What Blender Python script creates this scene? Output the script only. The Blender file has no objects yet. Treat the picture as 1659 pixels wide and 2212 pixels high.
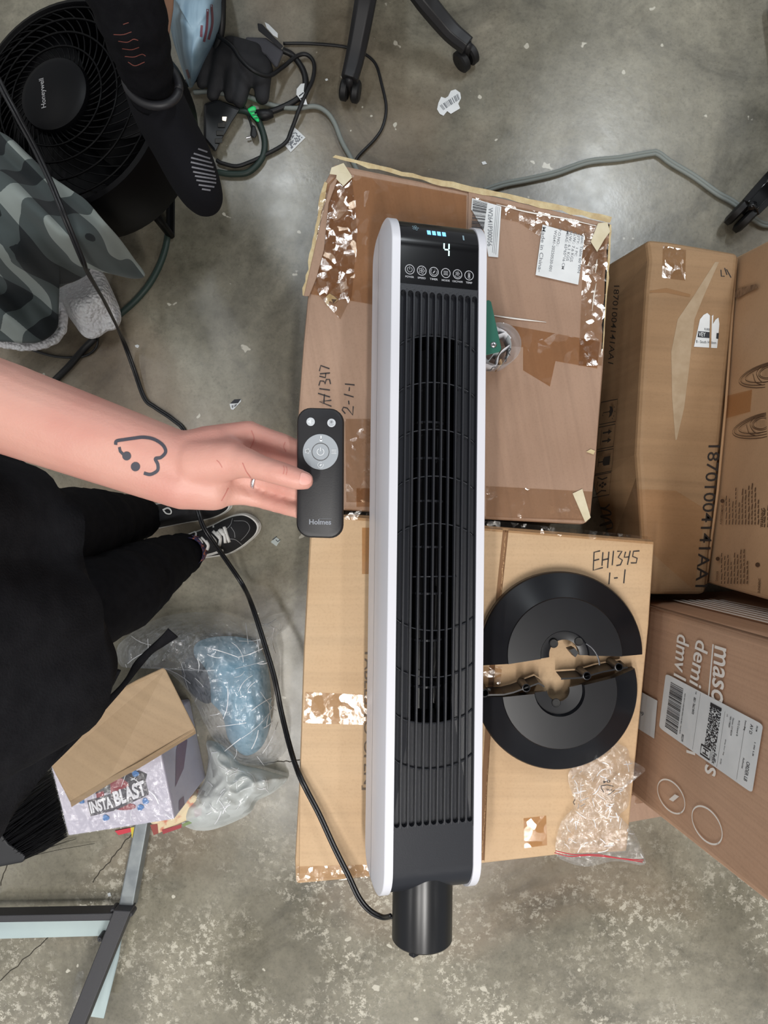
import bpy, bmesh, math, random
from mathutils import Vector as V, Matrix, noise
from mathutils.bvhtree import BVHTree
random.seed(7)
S = bpy.context.scene
COL = S.collection

# ------------------------------------------------------------------ camera
F = 1600.0; H = 1.8; NX, NY = 845.0, 1150.0        # focal length (px), camera height, foot of the plumb line (px)
_d0 = V(((NX-829.5)/F, -(NY-1106)/F, -1)).normalized()
RC = _d0.rotation_difference(V((0, 0, -1))).to_matrix()
cd = bpy.data.cameras.new('camera'); cam = bpy.data.objects.new('camera', cd); COL.objects.link(cam)
cd.sensor_fit = 'HORIZONTAL'; cd.sensor_width = 36; cd.lens = F/1659*36; cd.clip_start = .02
cam.matrix_world = Matrix.Translation((0, 0, H)) @ RC.to_4x4()
S.camera = cam
# ------------------------------------------------------------------ light
S.view_settings.view_transform = 'Standard'; S.view_settings.look = 'None'
S.view_settings.gamma = 1; S.view_settings.use_curve_mapping = False
S.view_settings.exposure = 0.0
W = bpy.data.worlds.new('warehouse'); S.world = W; W.use_nodes = True
W.node_tree.nodes['Background'].inputs[0].default_value = (.93, .96, 1, 1)
W.node_tree.nodes['Background'].inputs[1].default_value = .36
def area(name, loc, sx, sy, energy, colr=(1, 1, 1), rz=0):
    l = bpy.data.lights.new(name, 'AREA'); l.shape = 'RECTANGLE'; l.size = sx; l.size_y = sy; l.energy = energy; l.color = colr
    o = bpy.data.objects.new(name, l); COL.objects.link(o); o.location = loc; o.rotation_euler = (0, 0, rz); return o
area('ceiling_tube_or_fill', (-.62, -1.2, 3.0), .16, 1.2, 30, (1, .97, .93))
area('ceiling_tube_or_fill', (.32, -1.30, 3.0), .16, 1.2, 50, (1, .97, .93))
area('ceiling_tube_or_fill', (-1.25, .85, 3.0), .13, .9, 6, (.98, .98, 1))  # added fill without a known source, brightens carton faces turned left
area('ceiling_tube_or_fill', (-.75, 2.05, 3.0), .13, .9, 18, (.9, .96, 1))
area('ceiling_tube_or_fill', (1.28, 2.15, 3.0), .13, .9, 32, (.9, .96, 1))

for x_, y_, sx_, sy_ in ((2.7, -1.0, .13, 1.8), (-2.7, -1.2, .2, 2.0), (0, -3.3, 1.8, .13), (-2.2, -3.3, 1.8, .13), (2.2, -3.3, 1.8, .13), (2.9, 1.4, .13, 1.8), (-2.9, 2.0, .13, 1.8)):  # added unseen tubes for film glints; the wide left one fills carton faces
    area('ceiling_tube_or_fill', (x_, y_, 3.0), sx_, sy_, 24 if sx_ == .2 else 11, (1, .98, .95))
# ------------------------------------------------------------------ helpers
def ray(px, py): return (RC @ V(((px-829.5)/F, -(py-1106)/F, -1))).normalized()
CAM = V((0, 0, H))
def P(px, py, z=0.0):
    d = ray(px, py); return CAM + d*((z-H)/d.z)
class Plane:
    def __init__(s, a, b, c):
        s.p = a; s.n = (b-a).cross(c-a).normalized()
        if s.n.dot(CAM-a) < 0: s.n = -s.n
    def hit(s, px, py, e=0.0):
        d = ray(px, py); return CAM + d*((s.p-CAM).dot(s.n)/d.dot(s.n)) + s.n*e
def flat(z): return Plane(V((0, 0, z)), V((1, 0, z)), V((0, 1, z)))
def lin(c):
    r = []
    for x in c[:3]:
        x /= 255.0; r.append(x/12.92 if x <= .04045 else ((x+.055)/1.055)**2.4)
    return (r[0], r[1], r[2], 1)

MATS = {}
def N(nt, t, **k):
    n = nt.nodes.new(t)
    for a, b in k.items():
        if a.startswith('i_'): n.inputs[a[2:].replace('_', ' ')].default_value = b
        else: setattr(n, a, b)
    return n
def mat(name, c, rough=.6, metal=0, c2=None, scale=8, detail=4, bump=0, bscale=60, spec=.5, emit=None, es=1, coat=0, stretch=None, lo=.35, hi=.65, sheen=0, sss=0):
    if name in MATS: return MATS[name]
    m = bpy.data.materials.new(name); m.use_nodes = True; nt = m.node_tree; b = nt.nodes['Principled BSDF']
    b.inputs['Base Color'].default_value = lin(c); b.inputs['Roughness'].default_value = rough
    b.inputs['Metallic'].default_value = metal; b.inputs['Specular IOR Level'].default_value = spec
    b.inputs['Coat Weight'].default_value = coat; b.inputs['Coat Roughness'].default_value = .1
    b.inputs['Sheen Weight'].default_value = sheen
    if sss:
        b.inputs['Subsurface Weight'].default_value = sss; b.inputs['Subsurface Radius'].default_value = (.008, .003, .0015); b.inputs['Subsurface Scale'].default_value = 1
    if emit:
        b.inputs['Emission Color'].default_value = lin(emit); b.inputs['Emission Strength'].default_value = es
    if c2 or bump:
        tc = N(nt, 'ShaderNodeTexCoord'); src = tc.outputs['Object']
        if stretch:
            mp = N(nt, 'ShaderNodeMapping'); mp.inputs['Scale'].default_value = stretch; nt.links.new(src, mp.inputs[0]); src = mp.outputs[0]
    if c2:
        n = N(nt, 'ShaderNodeTexNoise', i_Scale=scale, i_Detail=detail); nt.links.new(src, n.inputs['Vector'])
        r = N(nt, 'ShaderNodeValToRGB'); r.color_ramp.elements[0].color = lin(c); r.color_ramp.elements[1].color = lin(c2)
        r.color_ramp.elements[0].position = lo; r.color_ramp.elements[1].position = hi
        nt.links.new(n.outputs['Fac'], r.inputs[0]); nt.links.new(r.outputs[0], b.inputs['Base Color'])
    if bump:
        n2 = N(nt, 'ShaderNodeTexNoise', i_Scale=bscale, i_Detail=4); nt.links.new(src, n2.inputs['Vector'])
        bp = N(nt, 'ShaderNodeBump'); bp.inputs['Strength'].default_value = bump; bp.inputs['Distance'].default_value = .004
        nt.links.new(n2.outputs['Fac'], bp.inputs['Height']); nt.links.new(bp.outputs[0], b.inputs['Normal'])
    MATS[name] = m; return m
def film(name, tint, alpha, rough=.12, bump=1.0, bscale=40, dist=.01, white=0.0, wcol=(235, 240, 245), tdark=1.0):
    """clear or milky plastic film: see-through, glossy, crinkled"""
    if name in MATS: return MATS[name]
    m = bpy.data.materials.new(name); m.use_nodes = True; nt = m.node_tree; nt.nodes.clear()
    out = N(nt, 'ShaderNodeOutputMaterial'); tr = N(nt, 'ShaderNodeBsdfTransparent'); gl = N(nt, 'ShaderNodeBsdfGlossy')
    tr.inputs[0].default_value = lin(tint); gl.inputs['Roughness'].default_value = rough; gl.inputs[0].default_value = (1, 1, 1, 1)
    tc = N(nt, 'ShaderNodeTexCoord'); n = N(nt, 'ShaderNodeTexNoise', i_Scale=bscale*.45, i_Detail=3, i_Distortion=.6); n.noise_type = 'RIDGED_MULTIFRACTAL'
    nz = N(nt, 'ShaderNodeTexNoise', i_Scale=bscale*.6, i_Detail=5)
    nt.links.new(tc.outputs['Object'], n.inputs['Vector']); nt.links.new(tc.outputs['Object'], nz.inputs['Vector'])
    ad = N(nt, 'ShaderNodeMath', operation='ADD'); nt.links.new(n.outputs['Fac'], ad.inputs[0]); nt.links.new(nz.outputs['Fac'], ad.inputs[1])
    b0 = N(nt, 'ShaderNodeBump'); b0.inputs['Strength'].default_value = min(bump*.45, .5); b0.inputs['Distance'].default_value = dist
    nt.links.new(ad.outputs[0], b0.inputs['Height'])
    wz = N(nt, 'ShaderNodeTexNoise', i_Scale=bscale*.5, i_Detail=2); nt.links.new(tc.outputs['Object'], wz.inputs['Vector'])
    wa = N(nt, 'ShaderNodeVectorMath', operation='MULTIPLY_ADD'); nt.links.new(wz.outputs['Color'], wa.inputs[0]); wa.inputs[1].default_value = (.06, .06, .06); nt.links.new(tc.outputs['Object'], wa.inputs[2])
    vc = N(nt, 'ShaderNodeTexVoronoi', i_Scale=bscale*1.6); nt.links.new(wa.outputs[0], vc.inputs['Vector'])
    sb = N(nt, 'ShaderNodeVectorMath', operation='SUBTRACT'); nt.links.new(vc.outputs['Color'], sb.inputs[0]); sb.inputs[1].default_value = (.5, .5, .5)
    sc_n = N(nt, 'ShaderNodeVectorMath', operation='SCALE'); nt.links.new(sb.outputs[0], sc_n.inputs[0]); sc_n.inputs['Scale'].default_value = .5*bump
    an = N(nt, 'ShaderNodeVectorMath', operation='ADD'); nt.links.new(b0.outputs[0], an.inputs[0]); nt.links.new(sc_n.outputs[0], an.inputs[1])
    bp = N(nt, 'ShaderNodeVectorMath', operation='NORMALIZE'); nt.links.new(an.outputs[0], bp.inputs[0])
    nt.links.new(bp.outputs[0], gl.inputs['Normal'])
    mx = N(nt, 'ShaderNodeMixShader'); mx.inputs[0].default_value = alpha; nt.links.new(tr.outputs[0], mx.inputs[1]); nt.links.new(gl.outputs[0], mx.inputs[2])
    last = mx
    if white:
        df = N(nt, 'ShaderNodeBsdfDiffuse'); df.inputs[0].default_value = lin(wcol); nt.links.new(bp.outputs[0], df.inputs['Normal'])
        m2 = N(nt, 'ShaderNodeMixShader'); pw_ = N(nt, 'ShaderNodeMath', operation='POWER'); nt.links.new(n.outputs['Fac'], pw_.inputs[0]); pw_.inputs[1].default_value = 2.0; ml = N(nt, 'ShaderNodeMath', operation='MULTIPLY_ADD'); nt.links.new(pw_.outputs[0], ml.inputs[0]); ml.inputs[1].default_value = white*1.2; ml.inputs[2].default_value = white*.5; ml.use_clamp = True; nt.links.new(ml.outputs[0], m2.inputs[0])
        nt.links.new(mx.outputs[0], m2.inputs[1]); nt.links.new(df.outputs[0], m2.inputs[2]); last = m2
    nt.links.new(last.outputs[0], out.inputs[0]); MATS[name] = m; return m
def cardboard(name, c, c2, ang=0.0, freq=130, tint=.1):
    """kraft board: cloudy tone, faint flute lines, small scuffs"""
    if name in MATS: return MATS[name]
    m = bpy.data.materials.new(name); m.use_nodes = True; nt = m.node_tree; b = nt.nodes['Principled BSDF']
    b.inputs['Roughness'].default_value = .62; b.inputs['Specular IOR Level'].default_value = .3
    tc = N(nt, 'ShaderNodeTexCoord'); mp = N(nt, 'ShaderNodeMapping'); mp.inputs['Rotation'].default_value = (0, 0, ang); nt.links.new(tc.outputs['Object'], mp.inputs[0])
    n1 = N(nt, 'ShaderNodeTexNoise', i_Scale=4.5, i_Detail=6); nt.links.new(mp.outputs[0], n1.inputs['Vector'])
    r1 = N(nt, 'ShaderNodeValToRGB'); r1.color_ramp.elements[0].color = lin(c2); r1.color_ramp.elements[1].color = lin(c)
    r1.color_ramp.elements[0].position = .3; r1.color_ramp.elements[1].position = .62; nt.links.new(n1.outputs['Fac'], r1.inputs[0])
    m3 = N(nt, 'ShaderNodeMapping'); m3.inputs['Scale'].default_value = (1.5, freq, 1.5); nt.links.new(mp.outputs[0], m3.inputs[0])
    n2 = N(nt, 'ShaderNodeTexNoise', i_Scale=1.0, i_Detail=3); nt.links.new(m3.outputs[0], n2.inputs['Vector'])
    r2 = N(nt, 'ShaderNodeValToRGB'); r2.color_ramp.elements[0].color = (1-tint*2.2,)*3+(1,); r2.color_ramp.elements[1].color = (1, 1, 1, 1)
    r2.color_ramp.elements[0].position = .3; r2.color_ramp.elements[1].position = .6; nt.links.new(n2.outputs['Fac'], r2.inputs[0])
    mm = N(nt, 'ShaderNodeMixRGB', blend_type='MULTIPLY'); mm.inputs[0].default_value = 1; nt.links.new(r1.outputs[0], mm.inputs[1]); nt.links.new(r2.outputs[0], mm.inputs[2])
    n4 = N(nt, 'ShaderNodeTexNoise', i_Scale=220, i_Detail=2); nt.links.new(mp.outputs[0], n4.inputs['Vector'])
    r4 = N(nt, 'ShaderNodeValToRGB'); r4.color_ramp.elements[0].color = (.8, .78, .75, 1); r4.color_ramp.elements[1].color = (1, 1, 1, 1); r4.color_ramp.elements[0].position = .3; r4.color_ramp.elements[1].position = .5
    nt.links.new(n4.outputs['Fac'], r4.inputs[0])
    m5 = N(nt, 'ShaderNodeMixRGB', blend_type='MULTIPLY'); m5.inputs[0].default_value = .3; nt.links.new(mm.outputs[0], m5.inputs[1]); nt.links.new(r4.outputs[0], m5.inputs[2])
    nt.links.new(m5.outputs[0], b.inputs['Base Color'])
    bp = N(nt, 'ShaderNodeBump'); bp.inputs['Strength'].default_value = .12; bp.inputs['Distance'].default_value = .002; nt.links.new(n2.outputs['Fac'], bp.inputs['Height']); nt.links.new(bp.outputs[0], b.inputs['Normal'])
    MATS[name] = m; return m

MW = {}
def tag(o, label=None, cat=None, group=None, kind=None):
    if label: o['label'] = label
    if cat: o['category'] = cat
    if group: o['group'] = group
    if kind: o['kind'] = kind
    return o
def thing(name, label, cat, loc, rot=None, group=None):
    o = bpy.data.objects.new(name, None); COL.objects.link(o); o.empty_display_size = .05
    m = Matrix.Translation(V(loc)) @ (rot.to_4x4() if rot else Matrix.Identity(4))
    o.matrix_world = m; MW[o] = m; return tag(o, label, cat, group)
def mk(name, g, m, parent=None, smooth=False, local=False, bevel=0, sub=0, solid=0, label=None, auto=None, seg=2):
    """link geometry g=(verts,faces) as one mesh object under parent"""
    vs, fs = (g.v, g.f) if isinstance(g, G) else g
    if parent is None:
        lo = V((min(v[0] for v in vs), min(v[1] for v in vs), min(v[2] for v in vs))); hi = V((max(v[0] for v in vs), max(v[1] for v in vs), 0))
        org = V(((lo.x+hi.x)/2, (lo.y+hi.y)/2, lo.z)); M = Matrix.Translation(org)
    else: M = MW[parent]
    if not local:
        inv = M.inverted(); vs = [inv @ V(v) for v in vs]
    me = bpy.data.meshes.new(name); me.from_pydata([tuple(v) for v in vs], [], fs); me.validate()
    bm = bmesh.new(); bm.from_mesh(me); bmesh.ops.recalc_face_normals(bm, faces=bm.faces); bm.to_mesh(me); bm.free()
    if smooth:
        me.polygons.foreach_set('use_smooth', [True]*len(me.polygons))
    me.materials.append(m)
    o = bpy.data.objects.new(name, me); COL.objects.link(o)
    if parent: o.parent = parent
    else: o.matrix_world = M
    MW[o] = M
    if bevel:
        b = o.modifiers.new('bevel', 'BEVEL'); b.width = bevel; b.segments = seg; b.limit_method = 'ANGLE'; b.angle_limit = .6
    if solid:
        b = o.modifiers.new('solid', 'SOLIDIFY'); b.thickness = solid; b.offset = 0
    if sub:
        b = o.modifiers.new('sub', 'SUBSURF'); b.levels = sub; b.render_levels = sub
    if auto and smooth:
        me.set_sharp_from_angle(angle=auto)
    if label: o['label'] = label
    return o
class G:
    def __init__(s): s.v = []; s.f = []
    def add(s, vs, fs):
        n = len(s.v); s.v += [V(v) for v in vs]; s.f += [[i+n for i in f] for f in fs]; return s
    def prism(s, bot, top):
        n = len(bot); s.add(list(bot)+list(top), [list(range(n))[::-1], list(range(n, 2*n))]+[[i, (i+1) % n, n+(i+1) % n, n+i] for i in range(n)]); return s
    def box(s, c, h, R=None):
        c = V(c); pts = []
        for z in (-1, 1):
            for x, y in ((-1, -1), (1, -1), (1, 1), (-1, 1)):
                p = V((x*h[0], y*h[1], z*h[2])); pts.append(c+(R @ p if R else p))
        return s.prism(pts[:4], pts[4:])
    def loft(s, rings, cap=True, closed=True):
        n = len(rings[0]); vs = [p for r in rings for p in r]; fs = []
        for k in range(len(rings)-1):
            for i in range(n if closed else n-1):
                j = (i+1) % n; fs.append([k*n+i, k*n+j, (k+1)*n+j, (k+1)*n+i])
        if cap and closed: fs += [list(range(n))[::-1], [(len(rings)-1)*n+i for i in range(n)]]
        return s.add(vs, fs)
    def tube(s, pts, r, n=8, cap=True, flat=1.0):
        pts = [V(p) for p in pts]; rings = []; prev = None
        for i, p in enumerate(pts):
            t = (pts[min(i+1, len(pts)-1)]-pts[max(i-1, 0)])
            if t.length < 1e-9: t = V((0, 0, 1))
            t.normalize()
            a = prev if prev else (V((0, 0, 1)) if abs(t.z) < .9 else V((1, 0, 0)))
            a = (a-t*a.dot(t)).normalized(); prev = a; b = t.cross(a)
            rr = r[i] if isinstance(r, (list, tuple)) else r
            rings.append([p+a*rr*flat*math.cos(2*math.pi*k/n)+b*rr*math.sin(2*math.pi*k/n) for k in range(n)])
        return s.loft(rings, cap)
    def capsule(s, p0, r0, p1, r1, n=14, m=5):
        p0 = V(p0); p1 = V(p1); t = p1-p0; L = t.length; t = t/L if L > 1e-6 else V((0, 0, 1))
        a = V((0, 0, 1)) if abs(t.z) < .9 else V((1, 0, 0)); a = (a-t*a.dot(t)).normalized(); b = t.cross(a); prof = []
        for k in range(m+1):
            q = math.pi/2*k/m; prof.append((p0-t*r0*math.cos(q), max(r0*math.sin(q), r0*.02)))
        for k in range(m+1):
            q = math.pi/2*k/m; prof.append((p1+t*r1*math.sin(q), max(r1*math.cos(q), r1*.02)))
        return s.loft([[c+a*r*math.cos(2*math.pi*k/n)+b*r*math.sin(2*math.pi*k/n) for k in range(n)] for c, r in prof])
    def ell(s, c, rx, ry, rz, R=None, n=16, m=10):
        c = V(c); rings = []
        for k in range(m+1):
            q = math.pi*k/m; rr = max(math.sin(q), .02)
            ring = []
            for i in range(n):
                a = 2*math.pi*i/n; p = V((rx*rr*math.cos(a), ry*rr*math.sin(a), rz*math.cos(q))); ring.append(c+(R @ p if R else p))
            rings.append(ring)
        return s.loft(rings)
    def lathe(s, prof, M, n=32, a0=0, a1=2*math.pi):
        full = abs(a1-a0-2*math.pi) < 1e-6; k = n if full else n+1; rings = []
        for r, z in prof: rings.append([M @ V((r*math.cos(a0+(a1-a0)*i/n), r*math.sin(a0+(a1-a0)*i/n), z)) for i in range(k)])
        return s.loft(rings, cap=False, closed=full)
def spline(pts, n=10):
    pts = [V(p) for p in pts]; q = [pts[0]*2-pts[1]]+pts+[pts[-1]*2-pts[-2]]; out = []
    for i in range(1, len(q)-2):
        for k in range(n):
            t = k/n; a, b, c, d = q[i-1:i+3]
            out.append(.5*((2*b)+(c-a)*t+(2*a-5*b+4*c-d)*t*t+(3*b-a-3*c+d)*t**3))
    out.append(pts[-1]); return out
def spl2(pts, n=8): return [(p.x, p.y) for p in spline([V((a, b, 0)) for a, b in pts], n)]
def closed_spline(pts, n=6):
    k = len(pts); q = [V((a, b, 0)) for a, b in pts]; out = []
    for i in range(k):
        a, b, c, d = q[i-1], q[i], q[(i+1) % k], q[(i+2) % k]
        for j in range(n):
            t = j/n; p = .5*((2*b)+(c-a)*t+(2*a-5*b+4*c-d)*t*t+(3*b-a-3*c+d)*t**3); out.append((p.x, p.y))
    return out
_TX = {}
def text2d(s, bold=0.0, res=3):
    k = (s, bold, res)
    if k not in _TX:
        c = bpy.data.curves.new('t', 'FONT'); c.body = s; c.resolution_u = res; c.offset = bold; c.fill_mode = 'FRONT'
        o = bpy.data.objects.new('t', c); COL.objects.link(o); dg = bpy.context.evaluated_depsgraph_get(); dg.update()
        me = bpy.data.meshes.new_from_object(o.evaluated_get(dg))
        vs = [(v.co.x, v.co.y) for v in me.vertices]; fs = [list(p.vertices) for p in me.polygons]
        bpy.data.objects.remove(o); bpy.data.curves.remove(c); bpy.data.meshes.remove(me)
        x0 = min(v[0] for v in vs); x1 = max(v[0] for v in vs); y0 = min(v[1] for v in vs); y1 = max(v[1] for v in vs)
        _TX[k] = ([((x-x0)/(x1-x0), (y-y0)/(y1-y0)) for x, y in vs], fs)
    return _TX[k]
def tx(g, s, hit, p0, p1, p2, bold=0, e=.0012):
    """lettering: p0 left foot, p1 right foot, p2 top left (pixels on a plane)"""
    vs, fs = text2d(s, bold); a = hit(*p0, e); b = hit(*p1, e)-a; c = hit(*p2, e)-a
    g.add([a+b*x+c*y for x, y in vs], fs); return g
def strokes(g, hit, lines, w, e=.0012):
    """pen strokes of width w (metres) on a plane"""
    nrm = (hit(0, 0)-hit(1, 0)).cross(hit(0, 1)-hit(0, 0)).normalized()
    for ln in lines:
        pts = [hit(x, y, e) for x, y in ln]; L = []; R = []
        for i, p in enumerate(pts):
            t = (pts[min(i+1, len(pts)-1)]-pts[max(i-1, 0)]).normalized(); b = t.cross(nrm)*w/2; L.append(p+b); R.append(p-b)
        n = len(pts); g.add(L+R, [[i, i+1, n+i+1, n+i] for i in range(n-1)])
    return g
def poly(g, hit, pts, e=.001): 
    g.add([hit(x, y, e) for x, y in pts], [list(range(len(pts)))]); return g
def bars(g, hit, q, n, e=.0012, fill=.55, seed=1):
    """barcode bars inside the quad q (px: a,b along the bars' row, d below a)"""
    rnd = random.Random(seed); a, b, c, d = [hit(*p, e) for p in q]; x = 0; ws = [rnd.choice((1, 1, 1, 2, 2, 3)) for _ in range(2*n)]; T = float(sum(ws))
    for i, w_ in enumerate(ws):
        if i % 2 == 0:
            u0, u1 = x/T, (x+w_)/T; g.add([a.lerp(b, u0), a.lerp(b, u1), d.lerp(c, u1), d.lerp(c, u0)], [[0, 1, 2, 3]])
        x += w_
    return g
def speckle(g, hit, q, nx, ny, e=.0012, seed=3, fill=.5):
    rnd = random.Random(seed); a, b, c, d = [hit(*p, e) for p in q]
    f = lambda u, v: a.lerp(b, u).lerp(d.lerp(c, u), v)
    for i in range(nx):
        for j in range(ny):
            if rnd.random() < fill: g.add([f(i/nx, j/ny), f((i+1)/nx, j/ny), f((i+1)/nx, (j+1)/ny), f(i/nx, (j+1)/ny)], [[0, 1, 2, 3]])
    return g
def circ(cx, cy, r, n=20, ry=None, a0=0, a1=360):
    ry = ry or r; return [(cx+r*math.cos(math.radians(a0+(a1-a0)*i/n)), cy+ry*math.sin(math.radians(a0+(a1-a0)*i/n))) for i in range(n+1)]
def blob(outline, zf, rings=14, n=6):
    """skin over a pixel outline: zf(px,py,r) gives the height (r=0 centre, 1 rim)"""
    o = closed_spline(outline, n); cx = sum(p[0] for p in o)/len(o); cy = sum(p[1] for p in o)/len(o); k = len(o); vs = [P(cx, cy, zf(cx, cy, 0))]; fs = []
    for j in range(1, rings+1):
        r = j/rings
        for x, y in o: xx, yy = cx+(x-cx)*r, cy+(y-cy)*r; vs.append(P(xx, yy, zf(xx, yy, r)))
    for i in range(k): fs.append([0, 1+i, 1+(i+1) % k])
    for j in range(rings-1):
        for i in range(k): a = 1+j*k+i; b = 1+j*k+(i+1) % k; fs.append([a, a+k, b+k, b])
    return vs, fs
def nz(x, y, s, seed=0): return noise.noise(V((x*s, y*s, seed*7.3)))
def rid(x, y, s, seed=0): return 1-abs(noise.noise(V((x*s, y*s, seed*7.3))))*2
def remesh(name, g, voxel, m, parent, smooth_it=6, label=None, fac=.5):
    """fuse the pieces of g into one continuous skin"""
    o = mk(name, g, m, parent); r = o.modifiers.new('r', 'REMESH'); r.mode = 'VOXEL'; r.voxel_size = voxel
    s = o.modifiers.new('s', 'SMOOTH'); s.factor = fac; s.iterations = smooth_it
    dg = bpy.context.evaluated_depsgraph_get(); dg.update(); me = bpy.data.meshes.new_from_object(o.evaluated_get(dg)); o.modifiers.clear()
    old = o.data; o.data = me; bpy.data.meshes.remove(old); me.polygons.foreach_set('use_smooth', [True]*len(me.polygons))
    if not me.materials: me.materials.append(m)
    if label: o['label'] = label
    return o
def bvh_of(o):
    M = MW[o]; return BVHTree.FromPolygons([M @ v.co for v in o.data.vertices], [list(p.vertices) for p in o.data.polygons])
def on(b, px, py, e=.0006):
    h = b.ray_cast(CAM, ray(px, py))
    if h[0] is None: return None, None
    n = h[1] if h[1].dot(CAM-h[0]) > 0 else -h[1]
    return h[0]+n*e, n
def ink(g, b, lines, wpx, e=.0006):
    """strokes laid on a curved skin"""
    for ln in lines:
        L = []; R = []
        n = len(ln)
        for i, (x, y) in enumerate(ln):
            x0, y0 = ln[max(i-1, 0)]; x1, y1 = ln[min(i+1, n-1)]; d = math.hypot(x1-x0, y1-y0) or 1; ox, oy = -(y1-y0)/d*wpx/2, (x1-x0)/d*wpx/2
            p, _ = on(b, x+ox, y+oy, e); q, _ = on(b, x-ox, y-oy, e)
            if p and q: L.append(p); R.append(q)
        k = len(L)
        if k > 1: g.add(L+R, [[i, i+1, k+i+1, k+i] for i in range(k-1)])
    return g
def patch(g, b, outline, e=.0008, rings=5, n=3):
    o = closed_spline(outline, n); cx = sum(p[0] for p in o)/len(o); cy = sum(p[1] for p in o)/len(o); k = len(o); vs = [on(b, cx, cy, e)[0]]
    for j in range(1, rings+1):
        for x, y in o:
            p, _ = on(b, cx+(x-cx)*j/rings, cy+(y-cy)*j/rings, e); vs.append(p if p else vs[-1])
    fs = [[0, 1+i, 1+(i+1) % k] for i in range(k)]
    for j in range(rings-1):
        for i in range(k): a = 1+j*k+i; c = 1+j*k+(i+1) % k; fs.append([a, a+k, c+k, c])
    g.add(vs, fs); return g
def cord(name, label, pts, r, m, cat='cable', group=None, parent=None, n=8, twin=False, sub=10):
    q = spline([P(x, y, z) for x, y, z in pts], sub); g = G()
    if twin:
        L = []; R = []
        for i, p in enumerate(q):
            t = (q[min(i+1, len(q)-1)]-q[max(i-1, 0)]).normalized(); s = t.cross(V((0, 0, 1))).normalized()*r*.8; L.append(p+s); R.append(p-s)
        g.tube(L, r, n); g.tube(R, r, n)
    else: g.tube(q, r, n)
    o = mk(name, g, m, parent, smooth=True)
    if parent is None: tag(o, label, cat, group)
    return o

# ------------------------------------------------------------------ materials
black_pl = mat('black_plastic', (24, 25, 29), .42, c2=(30, 31, 36), scale=30)
black_gl = mat('black_gloss', (10, 10, 13), .12, coat=.5)
black_mat = mat('black_matte_plastic', (34, 36, 42), .38, bump=.05, bscale=500)
white_pl = mat('white_plastic', (216, 217, 225), .35)
print_w = mat('print_white', (205, 208, 212), .5)
print_k = mat('print_black', (38, 30, 26), .7)
pen_k = mat('pen_black', (28, 26, 30), .6)
paper = mat('label_paper', (214, 218, 220), .55, c2=(226, 229, 231), scale=20)
ink_g = mat('label_ink', (120, 124, 130), .6); ink_k = mat('label_ink_black', (40, 42, 48), .6)
clear_tape = film('clear_tape', (250, 246, 241), .07, .14, .55, 45, .006)
brown_tape = film('brown_tape', (248, 240, 230), .05, .14, .3, 30, .004)
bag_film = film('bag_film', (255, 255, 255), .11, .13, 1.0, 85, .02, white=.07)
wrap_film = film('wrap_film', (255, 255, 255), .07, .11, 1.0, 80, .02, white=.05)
steel = mat('steel', (200, 200, 205), .25, 1)

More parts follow.
